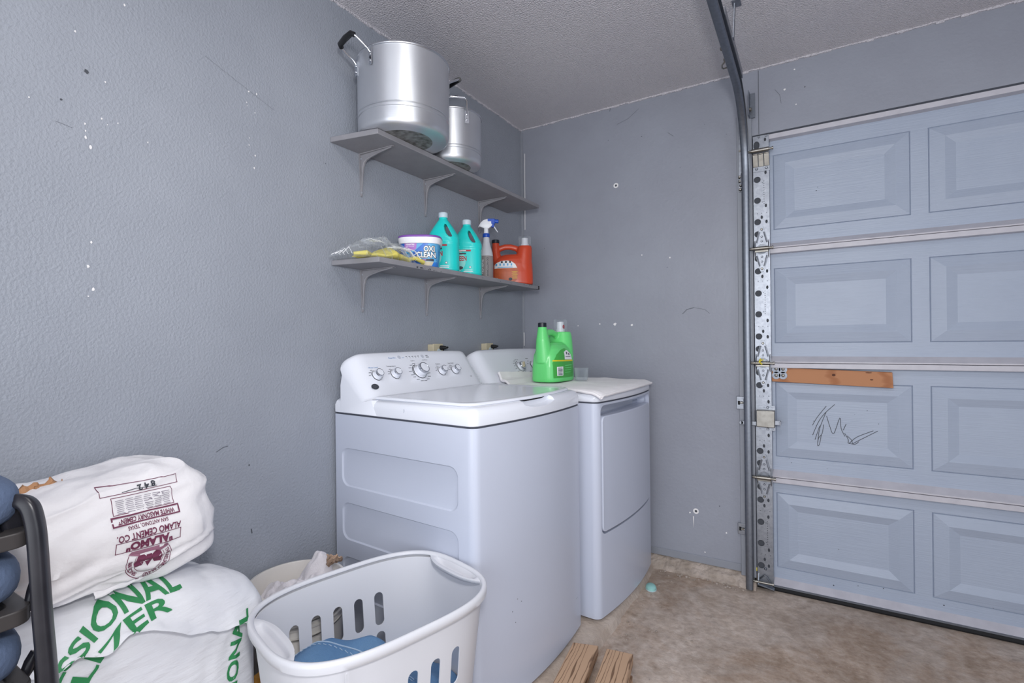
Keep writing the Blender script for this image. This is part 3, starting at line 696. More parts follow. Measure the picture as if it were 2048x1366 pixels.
lathe(bm, [(0.006, 0), (0.005, 0.004)], 8, M=Matrix.Translation((1.211, -0.020, 2.07)) @ Matrix.Rotation(pi / 2, 4, 'X'))
wobj('bracket_bolt', bm, M['steel'], track, fb)
bm = NB(); box(bm, 1.2535, 1.2565, -0.060, -0.016, 2.215, 2.33); box(bm, 1.2535, 1.278, -0.019, -0.0155, 2.215, 2.33); fl2 = wobj('flag_bracket', bm, M['galv_dk'], track)
bm = NB(); lathe(bm, [(0.009, 0), (0.009, 0.006), (0.005, 0.011)], 6, M=Matrix.Translation((1.2565, -0.045, 2.245)) @ Matrix.Rotation(pi / 2, 4, 'Y')); wobj('bracket_bolt', bm, M['steel'], track, fl2)
# support angle over the flat run, hanger strap to the ceiling, bolts on the web
bm = NB(); hexa(bm, [(1.232, -0.25, 2.304), (1.252, -0.25, 2.304), (1.252, -0.72, 2.320), (1.232, -0.72, 2.320), (1.232, -0.25, 2.307), (1.252, -0.25, 2.307), (1.252, -0.72, 2.323), (1.232, -0.72, 2.323)])
hexa(bm, [(1.250, -0.25, 2.304), (1.253, -0.25, 2.304), (1.253, -0.72, 2.320), (1.250, -0.72, 2.320), (1.250, -0.25, 2.335), (1.253, -0.25, 2.335), (1.253, -0.72, 2.351), (1.250, -0.72, 2.351)])
wobj('support_angle', bm, M['galv'], track)
bm = NB(); hexa(bm, [(1.253, -0.52, 2.33), (1.256, -0.52, 2.33), (1.256, -0.545, 2.33), (1.253, -0.545, 2.33), (1.262, -0.545, H), (1.265, -0.545, H), (1.265, -0.57, H), (1.262, -0.57, H)]); box(bm, 1.255, 1.285, -0.585, -0.54, H - 0.004, H)
wobj('hanger_strap', bm, M['galv'], track)
bm = NB()
for y in (-0.50, -0.58): 
    z = 2.27 + 0.05 * (-y - 0.38)
    lathe(bm, [(0.009, 0), (0.009, 0.005), (0.005, 0.009)], 6, M=Matrix.Translation((1.222, y, z)) @ Matrix.Rotation(-pi / 2, 4, 'Y'))
tube(bm, [(1.219, -0.50, 2.27), (1.206, -0.49, 2.262), (1.203, -0.47, 2.262), (1.206, -0.455, 2.264), (1.219, -0.45, 2.268)], 0.003, 8)
wobj('web_bolt', bm, M['steel'], track)
# ------------------------------------------------------------------ wall shelves
def shelf(name_label, zt, group):
    s = thing('wall_shelf', name_label, 'shelf', (0.0, -0.78, zt - 0.019), group=None)
    O = Vector(s.location)
    bm = NB(); z0, z1 = zt - 0.019, zt
    hexa(bm, [(0.001, -1.400, z0), (0.2045, -1.362, z0), (0.2045, -0.160, z0), (0.001, -0.168, z0), (0.001, -1.400, z1), (0.2045, -1.362, z1), (0.2045, -0.160, z1), (0.001, -0.168, z1)])
    bd = wobj('board', bm, M['shelf'], s, bevel=0.0018)
    for k, y in enumerate((-1.255, -0.878, -0.451)):
        bm = NB(); zz = z0 - 0.0005
        # pressed steel bracket: tapering wall leg, tapering shelf leg, curved brace between them
        hexa(bm, [(0.001, y - 0.004, zz - 0.165), (0.001, y + 0.004, zz - 0.165), (0.005, y + 0.004, zz - 0.165), (0.005, y - 0.004, zz - 0.165), (0.001, y - 0.011, zz), (0.001, y + 0.011, zz), (0.005, y + 0.011, zz), (0.005, y - 0.011, zz)])
        hexa(bm, [(0.001, y - 0.011, zz - 0.004), (0.001, y + 0.011, zz - 0.004), (0.175, y + 0.005, zz - 0.003), (0.175, y - 0.005, zz - 0.003), (0.001, y - 0.011, zz), (0.001, y + 0.011, zz), (0.175, y + 0.005, zz), (0.175, y - 0.005, zz)])
        pr = [(0.004, -0.160), (0.007, -0.125), (0.010, -0.085), (0.0145, -0.055), (0.022, -0.036), (0.034, -0.026), (0.056, -0.0195), (0.10, -0.011), (0.165, -0.003)]
        tube(bm, [(x, y, zz + d) for x, d in pr], lambda t: 0.0062 - 0.0035 * abs(2 * t - 1), 8, up=(0, 1, 0), rb=0.0032)
        for a, b2 in zip(pr[:-1], pr[1:]):  # thin web between brace and legs
            hexa(bm, [(0.003, y - 0.0012, zz + a[1]), (0.003, y + 0.0012, zz + a[1]), (a[0], y + 0.0012, zz + a[1]), (a[0], y - 0.0012, zz + a[1]), (0.003, y - 0.0012, zz + b2[1]), (0.003, y + 0.0012, zz + b2[1]), (b2[0], y + 0.0012, zz + b2[1]), (b2[0], y - 0.0012, zz + b2[1])])
        br = wobj('bracket', bm, M['shelf'], s)
        bm = NB()
        for d in (-0.150, -0.018): lathe(bm, [(0.005, 0), (0.004, 0.003), (0.001, 0.004)], 10, M=Matrix.Translation((0.005, y, zz + d)) @ Matrix.Rotation(pi / 2, 4, 'Y'))
        wobj('screw', bm, M['trim'], s, br)
    return s, bd
Z1, Z2 = 1.933, 1.4815
sh1, bd1 = shelf('upper grey wall shelf carrying the two aluminium stock pots', Z1, None)
sh2, bd2 = shelf('lower grey wall shelf carrying the cleaning bottles', Z2, None)
bm = NB(); box(bm, 0.19, 0.2052, -0.183, -0.172, Z2 - 0.0195, Z2 + 0.0004); wobj('chipped_spot', bm, M['dark'], sh2, label='black chipped spot at the right end')
f = Flat()
for k in range(16): blob2(f, -1.17 + 0.16 * random.random() + 0.78, -0.0165 + 0.004 * random.random(), 0.002 + 0.003 * random.random(), st=0.5)
for k in range(10): blob2(f, -0.95 + 0.7 * random.random() + 0.78, -0.012 + 0.01 * random.random(), 0.002 + 0.002 * random.random(), st=0.5)
f.lay('wear_stain', M['scuff'], sh2, None, (0.2047, 0, 0.019), (0, 1, 0), (0, 0, 1), 0.0006, maxlen=0)

# ------------------------------------------------------------------ stock pots
def pot(label, x, y, z, r, h, hang, grips, bail=False):
    t = thing('stock_pot', label, 'stock pot', (x, y, z), hang)
    prof = [(r * 0.80, 0.0006), (r - 0.014, 0.001), (r - 0.006, 0.004), (r - 0.0018, 0.011), (r - 0.0005, 0.020), (r - 0.0002, h * 0.20), (r - 0.0035, h * 0.205), (r - 0.0035, h * 0.215), (r, h * 0.222), (r, h * 0.255), (r - 0.003, h * 0.262), (r - 0.003, h * 0.270), (r, h * 0.278), (r, h * 0.6), (r, h - 0.004)]
    inner = [(r - 0.003, h - 0.004), (r - 0.003, 0.02), (r - 0.02, 0.006), (0.001, 0.006)]
    bm = NB(); lathe(bm, [(0.001, 0.0)] + prof + inner, 96, cap0=True, cap1=True); obj('pot_body', bm, M['alu'], t, auto=50)
    bm = NB(); lathe(bm, [(0.001, -0.0003)] + [(r * 0.3, -0.0003), (r * 0.58, -0.0003), (r * 0.62, 0.0004)], 64, cap1=False); obj('pot_base', bm, M['alu_burnt'], t, label='scorched pot base')
    bm = NB(); loft(bm, [[Vector(((r + 0.0005 + 0.0042 * cos(b)) * cos(2 * pi * i / 96), (r + 0.0005 + 0.0042 * cos(b)) * sin(2 * pi * i / 96), h - 0.003 + 0.0045 * sin(b))) for i in range(96)] for b in [2 * pi * k / 10 for k in range(10)]], close=True); obj('rim', bm, M['alu_rim'], t)
    for s in (1, -1):
        hz = h * 0.92
        bm = NB(); w = r * 0.32 if grips else r * 0.44
        P = []
        lx = lambda yy: s * sqrt(max((r + 0.003) ** 2 - yy * yy, 0))
        out = 0.060 if grips else 0.033
        for sg in (-1, 1):
            box(bm, min(lx(w), lx(w) + s * 0.003), max(lx(w), lx(w) + s * 0.003), sg * w - 0.008, sg * w + 0.008, hz - 0.048, hz + 0.002)
            for d in (-0.012, -0.034): lathe(bm, [(0.005, 0), (0.0045, 0.003), (0.001, 0.005)], 10, M=Matrix.Translation((lx(w) + s * 0.003, sg * w, hz + d)) @ Matrix.Rotation(s * pi / 2, 4, 'Y'))
        pts = [(lx(w) + s * 0.002, -w, hz - 0.006), (lx(w) + s * 0.012, -w, hz + 0.004), (s * (r + out * 0.8), -w * 0.98, hz + 0.030), (s * (r + out), -w * 0.8, hz + 0.038), (s * (r + out), 0, hz + 0.040), (s * (r + out), w * 0.8, hz + 0.038), (s * (r + out * 0.8), w * 0.98, hz + 0.030), (lx(w) + s * 0.012, w, hz + 0.004), (lx(w) + s * 0.002, w, hz - 0.006)]
        tube(bm, pts, 0.0045, 10); hd = obj('handle', bm, M['chrome'], t)
        if grips:
            bm = NB(); tube(bm, [(s * (r + out * 0.86), -w * 0.95, hz + 0.033), (s * (r + out), -w * 0.8, hz + 0.038), (s * (r + out + .001), 0, hz + 0.040), (s * (r + out), w * 0.8, hz + 0.038), (s * (r + out * 0.86), w * 0.95, hz + 0.033)], lambda q: 0.0105 - 0.002 * abs(2 * q - 1), 12); obj('grip', bm, M['black_grip'], hd, label='black handle grip')
    return t
pot('large aluminium stock pot with black handle grips on the upper shelf', 0.198, -1.22, Z1 + 0.0006, 0.168, 0.28, radians(74), True)
pot('smaller aluminium stock pot behind the large pot on the upper shelf', 0.172, -0.892, Z1 + 0.0006, 0.124, 0.212, radians(-50), False)

# ------------------------------------------------------------------ glove bag
gl = thing('rubber_gloves', 'yellow rubber gloves inside a crumpled bag on the lower shelf', 'gloves', (0.11, -1.268, Z2))
bm = NB()
def gfn(u, v):
    a = (u - 0.5) * 2; x = 0.07 * cos(2 * pi * v); th = sin(2 * pi * v)
    w = (0.6 + 0.5 * max(0, 1 - abs(a) * 1.1)) * (0.35 + 0.65 * (1 - abs(a) ** 3))
    y = 0.135 * a; hgt = (0.028 + 0.022 * nz(a * 2.3, v * 2, 4.0) + 0.018 * max(0, 1 - abs(a - 0.15) * 2)) * (1 - 0.75 * abs(a) ** 2)
    z = max(0.001, hgt * (0.5 + 0.5 * th) + 0.012 * nz(a * 5, v * 7, 1.0) * max(th, 0))
    return Vector((x * w + 0.012 * nz(a * 3, 1, 2) + 0.018, y, z))
V = grid(bm, lambda j, i: gfn(i, j), 40, 50, wrap_u=True)
bm.faces.new(V[0][::-1]); bm.faces.new(V[-1]); obj('glove', bm, M['glove'], gl, auto=70)
bm = NB()
for k, (y0, x0) in enumerate(((0.02, 0.03), (0.05, 0.0), (0.085, 0.045), (-0.09, 0.05))):
    tube(bm, [(x0, y0, 0.014), (x0 + 0.02, y0 + 0.04, 0.026), (x0 + 0.022, y0 + 0.085, 0.016), (x0 + 0.012, y0 + 0.088, 0.010)] if k < 3 else [(x0, y0, 0.012), (x0 + 0.012, y0 - 0.03, 0.012), (x0 - 0.02, y0 - 0.06, 0.009)], lambda q: 0.010 - 0.004 * abs(2 * q - 1), 10)
obj('glove_finger', bm, M['glove'], gl)
pb = thing('plastic_bag', 'clear crumpled plastic bag around the yellow gloves', 'plastic bag', (0.105, -1.288, Z2))
bm = NB()
def bfn(u, v):
    a = (v - 0.5) * 2; t = 2 * pi * u
    e = (1 - abs(a) ** 2.6) ** 0.55 if abs(a) < 1 else 0
    x = 0.088 * cos(t) * (0.5 + 0.5 * e); up = max(sin(t), 0)
    hh = 0.05 + 0.036 * math.exp(-((a + 0.02) * 2.2) ** 2) + 0.012 * math.exp(-((a - 0.5) * 5) ** 2)
    z = 0.0012 + hh * e * up ** 0.75
    n = 0.016 * noise.noise(Vector((a * 6, u * 9, 2.2))) + 0.012 * noise.noise(Vector((a * 14, u * 19, 7)))
    return Vector((x + n * 0.8 * abs(cos(t)) * (0.3 + e), 0.165 * a + n * 0.6, max(z + n * up * (0.3 + e), 0.001)))
V = grid(bm, bfn, 70, 90, wrap_u=True)
obj('bag_film', bm, M['clear_bag'], pb, auto=18)
bm = NB()
for k in range(9):
    y0 = 0.07 + 0.06 * random.random(); x0 = 0.02 + 0.05 * random.random()
    tube(bm, [(x0 - 0.03, y0 - 0.05, 0.035 + 0.03 * random.random()), (x0, y0 - 0.01, 0.055 + 0.012 * random.random()), (x0 + 0.01, y0 + 0.03, 0.048 + 0.01 * random.random()), (x0 + 0.012, y0 + 0.065, 0.016 + 0.01 * random.random())], 0.0013, 5)
for k in range(6):
    y0 = -0.05 + 0.07 * random.random(); tube(bm, [(-0.02, y0, 0.078), (0.0, y0 + 0.012, 0.084), (0.015, y0 + 0.03 * random.random(), 0.074)], 0.0012, 5)
for k in range(4): tube(bm, [(-0.03 + 0.02 * k, -0.172, 0.006), (-0.02 + 0.02 * k, -0.155, 0.016 + 0.004 * k), (-0.015 + 0.02 * k, -0.145, 0.006)], 0.0012, 5)
obj('bag_crease', bm, M['white'], pb, label='bright creases in the film')

# ------------------------------------------------------------------ stain remover tub
tb = thing('detergent_tub', 'blue and white stain remover tub with purple lid on the lower shelf', 'detergent tub', (0.118, -1.045, Z2), radians(33))
def tubring(z, a, b, n=64): return ell(0, 0, z, a, b, 3.2, n)
bm = NB(); loft(bm, [tubring(0.0, 0.070, 0.056), tubring(0.003, 0.073, 0.059), tubring(0.06, 0.0775, 0.0625), tubring(0.105, 0.081, 0.066), tubring(0.118, 0.082, 0.067)]); body = obj('tub_body', bm, M['tub_blue'], tb)
TB = bvh(body)
bm = NB(); loft(bm, [tubring(0.094, 0.083, 0.068), tubring(0.0945, 0.0855, 0.0705), tubring(0.112, 0.0885, 0.0735), tubring(0.119, 0.0885, 0.0735), tubring(0.120, 0.080, 0.065)]); obj('tub_collar', bm, M['tub_white'], tb, bevel=0.001, label='white collar')
bm = NB(); loft(bm, [tubring(0.119, 0.089, 0.074), tubring(0.125, 0.0885, 0.0735), tubring(0.128, 0.085, 0.070), tubring(0.1285, 0.05, 0.04)]); obj('tub_lid', bm, M['purple'], tb, label='purple lid')
def tlay(f, nm, m, off=0.0006, o=(0, -0.08, 0), u=(1, 0, 0)): f.lay(nm, m, tb, TB, o, u, (0, 0, 1), off, reach=0.1, maxlen=0.006)
f = Flat(); f.poly([(-0.062, 0.075), (-0.03, 0.100), (0.078, 0.100), (0.078, 0.02), (0.03, 0.02), (-0.04, 0.02)]); tlay(f, 'label_swoosh', M['sky_print'], 0.0004)
f = Flat(); f.poly([(-0.06, 0.014), (-0.012, 0.014), (0.042, 0.094), (0.02, 0.094), (-0.052, 0.032)]); tlay(f, 'label_band', M['tub_blue'], 0.0006)
f = Flat(); f.poly([(-0.056 + 0.024 * (1 - cos(pi * i / 8)), 0.075 - 0.012 * 0 + (-0.010) * sin(pi * i / 8)) for i in range(9)] + [(-0.006, 0.096), (-0.056, 0.096)]); tlay(f, 'label_patch', M['purple_print'], 0.0009)
f = Flat(); f.text('OXI', 0.030, 0.043, 0.071, sx=0.82, bold=0.0028).text('CLEAN', 0.030, 0.030, 0.047, sx=0.80, bold=0.0028); tlay(f, 'brand_outline', M['ink'], 0.0009)
f = Flat(); f.text('OXI', 0.030, 0.043, 0.071, sx=0.82, bold=0.0008).text('CLEAN', 0.030, 0.030, 0.047, sx=0.80, bold=0.0008).text('VERSATILE', 0.0075, -0.033, 0.089, bold=0.0003).text('stain remover', 0.006, -0.033, 0.082).text('FREE', 0.008, -0.037, 0.016, bold=0.0003)
f.ribbon([(-0.034, 0.036), (0.002, 0.060)], 0.003); tlay(f, 'brand_lettering', M['white'], 0.0012)
f = Flat(); f.poly([(-0.004, 0.024), (0.002, 0.032), (0.060, 0.032), (0.060, 0.023)]); tlay(f, 'label_bar', M['ink'], 0.0009)
f = Flat(); f.rect(0.0, 0.030, 0.0255, 0.030); tlay(f, 'label_bar_violet', M['purple_print'], 0.0011)
f = Flat(); f.poly([(0.004, 0.022), (0.060, 0.022), (0.052, 0.005), (0.014, 0.005)]); tlay(f, 'label_scoop', M['beige'], 0.0009)
f = Flat(); f.rect(-0.03, 0.012, 0.012, 0.058); tlay(f, 'side_panel_yellow', M['yellow'], 0.0007, (-0.08, 0, 0), (0, -1, 0))
f = Flat(); f.rect(-0.03, 0.012, 0.058, 0.094); tlay(f, 'side_panel_black', M['ink'], 0.0007, (-0.08, 0, 0), (0, -1, 0))
f = Flat(); f.text('14', 0.02, -0.008, 0.082, bold=0.001)
for k in range(3): f.rect(-0.02, 0.004 - 0.006 * k, 0.062 + 0.005 * k, 0.0645 + 0.005 * k)
tlay(f, 'side_markings', M['white'], 0.001, (-0.08, 0, 0), (0, -1, 0))
f = Flat()
for k in range(4): f.rect(-0.022, 0.005 - 0.004 * (k % 2), 0.018 + 0.010 * k, 0.023 + 0.010 * k)
tlay(f, 'side_fine_markings', M['ink'], 0.001, (-0.08, 0, 0), (0, -1, 0))

# ------------------------------------------------------------------ teal cleaner jugs
def teal_jug(label, x, y, rz):
    t = thing('cleaner_jug', label, 'cleaner jug', (x, y, Z2), rz, 'teal cleaner jugs on the lower shelf')
    bm = NB()
    loft(bm, [ell(0, 0, z, a, b, e, 48) for z, a, b, e in ((0, .062, .042, 3), (.003, .067, .047, 3), (.012, .070, .050, 3), (.018, .0685, .0485, 3), (.125, .0685, .0485, 3), (.132, .071, .051, 2.8), (.150, .070, .050, 2.6), (.168, .063, .046, 2.4), (.20, .044, .036, 2.2), (.226, .026, .024, 2), (.236, .0185, .0185, 2), (.248, .018, .018, 2))])
    b = obj('jug_body', bm, M['teal'], t)
    c = NB(); P = [Vector((0.0085, 0, 0.212)), Vector((0.015, 0, 0.200)), Vector((0.025, 0, 0.182)), Vector((0.037, 0, 0.160))]
    rings = []
    pts = [(0.010, 0.214), (0.016, 0.210), (0.026, 0.192), (0.036, 0.172), (0.0435, 0.156), (0.040, 0.152), (0.030, 0.154), (0.020, 0.164), (0.012, 0.180), (0.0075, 0.20)]
    loft(c, [[Vector((px, yy, pz)) for px, pz in pts] for yy in (-0.08, 0.08)])
    cut(b, c); melt(b, 0.0022, 3)
    bm = NB(); lathe(bm, [(0.0195, 0.243), (0.0205, 0.245), (0.0205, 0.262), (0.019, 0.265), (0.005, 0.2655)], 32); obj('cap', bm, M['cap_white'], t, label='pale screw cap')
    T = bvh(b)
    def L(f, nm, m, off): f.lay(nm, m, t, T, (0, -0.08, 0), (1, 0, 0), (0, 0, 1), off, reach=0.1, maxlen=0.006)
    f = Flat(); f.poly([(-0.05 + 0.048 * (1 + cos(pi * i / 14 - pi / 2)) * 1.0 - 0.048, 0.068 + 0.052 * sin(pi * i / 14 - pi / 2)) for i in range(15)] + [(-0.055, 0.12), (-0.055, 0.016)]); L(f, 'label', M['teal_label'], 0.0005)
    f = Flat(); f.text('GREEN', 0.030, -0.028, 0.078, sx=0.66, bold=0.001); f.rect(-0.05, 0.022, 0.111, 0.119); L(f, 'label_lettering', M['red'], 0.0009)
    f = Flat(); f.disc(-0.03, 0.036, 0.016, 20, 0.008).disc(0.018, 0.039, 0.0055, 16); f.rect(-0.05, 0.0, 0.098, 0.105); L(f, 'label_markings', M['ink'], 0.0009)
    f = Flat(); f.rect(-0.008, 0.028, 0.024, 0.027).rect(-0.012, 0.030, 0.0175, 0.0205).disc(0.018, 0.039, 0.004, 12); f.rect(-0.046, 0.0, 0.1135, 0.117); L(f, 'label_fine_markings', M['white'], 0.0012)
    f = Flat()
    for k in range(12): f.rect(0.01, 0.022 + 0.003 * (k % 3), 0.03 + 0.006 * k, 0.033 + 0.006 * k)
    f.lay('side_markings', M['white'], t, T, (0.08, 0, 0), (0, 1, 0), (0, 0, 1), 0.0008, reach=0.1, maxlen=0.006)
    return t
teal_jug('teal cleaner jug directly behind the blue stain remover tub', 0.112, -0.888, radians(31))
teal_jug('teal cleaner jug next to the clear spray bottle', 0.118, -0.722, radians(31))

# ------------------------------------------------------------------ spray bottle
sb = thing('spray_bottle', 'cloudy spray bottle with white and blue trigger head on the lower shelf', 'spray bottle', (0.118, -0.560, Z2), radians(31))
SB = [(0.026, 0), (0.031, 0.003), (0.0325, 0.012), (0.0325, 0.120), (0.030, 0.140), (0.022, 0.165), (0.0165, 0.190), (0.0150, 0.215), (0.0145, 0.232)]
bm = NB(); lathe(bm, SB, 40); bo = obj('bottle', bm, M['bottle'], sb); 
bm = NB(); lathe(bm, [(r + 0.0004, z) for r, z in SB[:3]] + [(0.0329, 0.118)], 40, cap1=False); obj('liquid', bm, M['liquid'], sb, label='murky liquid in the bottle')
bm = NB(); lathe(bm, [(0.017, 0.212), (0.018, 0.214), (0.018, 0.228), (0.0165, 0.231), (0.006, 0.232)], 28); obj('collar', bm, M['navy'], sb, label='blue collar ring')
bm = NB()
loft(bm, [ell(0, 0, z, a, b, 2.4, 20) for z, a, b in ((.230, .012, .011), (.252, .011, .010), (.262, .012, .010))])
P = [[(-0.040, .262), (-0.032, .266), (-0.012, .258), (0.012, .256), (0.028, .268), (0.032, .284), (0.030, .302), (0.006, .303), (-0.012, .298), (-0.026, .286)]]
loft(bm, [[Vector((x * s, yy, 0.28 + (z - 0.28) * s)) for x, z in P[0]] for yy, s in ((-0.0105, .8), (-0.0085, 1), (0.0085, 1), (0.0105, .8))])
obj('spray_head', bm, M['spray_white'], sb, bevel=0.0015, label='white spray head')
bm = NB(); box(bm, 0.024, 0.044, -0.0105, 0.0105, .278, .304); cylx(bm, (0.040, 0, .293), (0.062, 0, .291), 0.0095, 16); box(bm, 0.026, 0.040, -0.008, 0.008, .262, .280); box(bm, 0.008, 0.026, -0.0112, 0.0112, .290, .304); obj('nozzle', bm, M['navy'], sb, bevel=0.002, label='blue nozzle')
bm = NB(); tube(bm, [(0.030, 0, .278), (0.042, 0, .262), (0.052, 0, .246), (0.058, 0, .238)], lambda q: 0.0042 - 0.002 * q, 10, rb=0.005); obj('trigger', bm, M['spray_white'], sb)
T = bvh(bo); f = Flat(); f.text('DO NOT DRINK', 0.0125, 0.006, 0.062, rot=-pi / 2, bold=0.0002); f.lay('bottle_lettering', M['ink'], sb, T, (0, -0.05, 0), (1, 0, 0), (0, 0, 1), 0.0010, reach=0.06, maxlen=0.006)
f = Flat()
for k in range(9): f.rect(-0.022, -0.016 + 0.002 * (k % 3), 0.03 + 0.008 * k, 0.034 + 0.008 * k)
f.lay('bottle_marks', M['white'], sb, T, (0, -0.05, 0), (1, 0, 0), (0, 0, 1), 0.0008, reach=0.06, maxlen=0.006)

# ------------------------------------------------------------------ detergent jugs
def detergent_jug(label, loc, rz, m, W, D, Hb, group=None, nk=(.03, .027, .0215, .0195, .0185)):
    """x: neck (-) to measuring column (+), -y: label face"""
    t = thing('detergent_jug', label, 'detergent jug', loc, rz, group)
    k = W / 0.11; h = Hb
    bm = NB()
    loft(bm, [ell(cx, 0, z * h, a * k, b, e, 48) for cx, z, a, b, e in ((0, 0, .100, D * .88, 3.4), (0, .012, .108, D * .97, 3.4), (0, .05, .110, D, 3.2), (0.0, .25, .109, D, 3), (0.002, .42, .105, D * .96, 2.8), (0.006, .52, .097, D * .86, 2.6), (.012, .58, .086, D * .70, 2.4), (.02, .62, .07, D * .5, 2.2))])
    loft(bm, [ell(cx * k, 0, z * h, a * k, b, 2.2, 36) for cx, z, a, b in ((.055, .03, .048, D * .92), (.058, .4, .047, D * .93), (.063, .62, .043, D * .84), (.066, .74, .040, D * .76), (.067, .795, .036, D * .68))])
    loft(bm, [ell(cx * k, 0, z * h, a, a, 2, 28) for cx, z, a in ((-.072, .30, nk[0]), (-.080, .52, nk[1]), (-.088, .66, nk[2]), (-.090, .80, nk[3]), (-.0905, .88, nk[4]))])
    tube(bm, [(-.086 * k, 0, .70 * h), (-.066 * k, 0, .755 * h), (-.040 * k, 0, .785 * h), (-.01 * k, 0, .785 * h), (.02 * k, 0, .755 * h), (.036 * k, 0, .70 * h), (.045 * k, 0, .62 * h)], 0.0125, 14, up=(0, 1, 0), rb=0.0155)
    b = obj('jug_body', bm, m, t); melt(b, 0.0026, 6)
    bm = NB(); lathe(bm, [(.0195, .862 * h), (.0205, .865 * h), (.0205, .925 * h), (.018, .933 * h), (.003, .934 * h)], 28, c=(-.0905 * k, 0, 0)); obj('spout_cap', bm, M['black_cap'], t, label='dark spout cap')
    c0 = (.067 * k, 0, 0)
    bm = NB(); lathe(bm, [(.022, .79 * h), (.022, .84 * h), (.019, .845 * h), (.018, .96 * h), (.004, .962 * h)], 28, c=c0); obj('pour_spout', bm, M['spray_white'], t, label='white pour spout')
    bm = NB(); lathe(bm, [(.0345, .80 * h), (.0340, .995 * h), (.031, 1.0 * h), (.002, 1.0 * h)], 36, c=c0, cap0=False); obj('measuring_cap', bm, M['clear'], t, label='clear measuring cap')
    return t, b
oj, ob = detergent_jug('orange detergent jug beside the spray bottle on the lower shelf', (0.112, -0.300, Z2), radians(31), M['orange'], 0.110, 0.056, 0.262)
T = bvh(ob)
def L(f, par, nm, m, off, TT): f.lay(nm, m, par, TT, (0, -0.1, 0), (1, 0, 0), (0, 0, 1), off, reach=0.15, maxlen=0.008)
f = Flat(); f.poly([(-0.098, 0.006), (0.006, 0.006), (0.026, 0.03), (0.032, 0.06), (0.026, 0.092), (0.006, 0.117), (-0.02, 0.127), (-0.05, 0.127), (-0.08, 0.118), (-0.098, 0.106)]); L(f, oj, 'label', M['orange_label'], 0.0006, T)
f = Flat(); f.poly([(-0.097, 0.084), (0.024, 0.086), (0.014, 0.106), (-0.004, 0.120), (-0.03, 0.126), (-0.06, 0.124), (-0.085, 0.114), (-0.097, 0.104)]); f.rect(-0.094, -0.08, 0.016, 0.032); L(f, oj, 'label_white', M['white'], 0.0009, T)
f = Flat()
for k in range(5): f.rect(-0.09 + 0.02 * k, -0.082 + 0.02 * k, 0.098, 0.110)
f.rect(-0.08, 0.0, 0.088, 0.0915); L(f, oj, 'label_blue_markings', M['sky_print'], 0.0012, T)
f = Flat()
for k in range(3): f.rect(-0.062 + 0.022 * k, -0.052 + 0.022 * k, 0.112, 0.123)
f.disc(-0.012, 0.026, 0.010, 18, 0.008); f.rect(-0.078, -0.03, 0.010, 0.013).rect(-0.09, -0.084, 0.018, 0.03); L(f, oj, 'label_dark_markings', M['ink'], 0.0012, T)
f = Flat()
for k in range(7): f.rect(-0.005 + 0.004 * (k % 2), 0.026 - 0.003 * (k % 3), 0.03 + 0.006 * k, 0.0315 + 0.006 * k)
L(f, oj, 'label_lines', M['yellow'], 0.0012, T)
# ------------------------------------------------------------------ washer and dryer
def plan(x0, D, y0, W, r, bow, ins=0.0, nf=24, nc=6):
    """plan outline: flat back, rounded front corners, front bowed outward"""
    x0 += ins; y0 += ins; y1 = W - ins; D -= ins; r = max(r - ins * 0.5, 0.004); out = [(x0, y1), (x0, y0)]
    for i in range(nc + 1):
        t = -pi / 2 + (pi / 2) * i / nc * 0.93; out.append((D - r + r * cos(t), y0 + r + r * sin(t)))
    for i in range(1, nf):
        y = y0 + r + (y1 - y0 - 2 * r) * i / nf; out.append((D + bow * (1 - (2 * i / nf - 1) ** 2), y))
    for i in range(nc + 1):
        t = (pi / 2) * (0.07 + 0.93 * i / nc); out.append((D - r + r * cos(t), y1 - r + r * sin(t)))
    return out
def pl3(p, z): return [Vector((x, y, z)) for x, y in p]
def fx(D, W, r, bow, y): 
    q = min(max((y - r) / (W - 2 * r), 0), 1); return D + bow * (1 - (2 * q - 1) ** 2)
def feet(t, D, W, z0, z1):
    for x in (0.06, D - 0.06):
        for y in (0.06, W - 0.06):
            bm = NB(); lathe(bm, [(0.018, z0), (0.018, z0 + 0.006), (0.008, z0 + 0.008), (0.008, z1)], 14, (x, y, 0)); obj('foot', bm, M['rubber'], t)
def console(t, W, zt):
    """control console: sloped face, rounded ends"""
    P = [(0.032, .930), (0.032, 1.06), (.042, 1.112), (.054, zt - 0.004), (.066, zt), (.080, zt - 0.004), (.090, zt - 0.016), (.183, .992), (.196, .984), (.225, .980), (.225, .930)]
    ys = [-.0012, .002, .006, .013, .022, .034, .048, .066]; ys = ys + [0.12, W / 2] + [W - y for y in [0.12] + ys[::-1]]
    bm = NB(); rings = []
    for y in ys:
        d = min(y, W - y); q = min(max(d, 0) / 0.066, 1); s = 1 - sqrt(max(0, 1 - (1 - q) ** 2)); rise = 0.006 * (1 - (2 * y / W - 1) ** 2)
        ring = []
        for k, (a, z) in enumerate(P):
            if k in (3, 4, 5, 6, 7, 8, 9): a -= 0.046 * s * (1 if k < 9 else 0.6)
            if 1 <= k <= 6: z += (rise if k < 6 else 0) - 0.050 * s * (0.7 if k == 1 else 1)
            elif k in (7, 8): z += -0.012 * s
            ring.append(Vector((max(a, 0.0322 + 0.0005 * k), y, z)))
        rings.append(ring)
    loft(bm, rings); return obj('console', bm, M['enamel_top'], t, auto=50)
FO = Vector((.090, 0, 0)); FV = Vector((-.584, 0, .811)); FN = Vector((.811, 0, .584))
def face_pt(zt, b, z): s = (z - (zt - 0.016)) / .811; return Vector((.090, b, zt - 0.016)) + FV * s
def faceM(P): return Matrix.Translation(P) @ FN.to_track_quat('Z', 'Y').to_matrix().to_4x4()
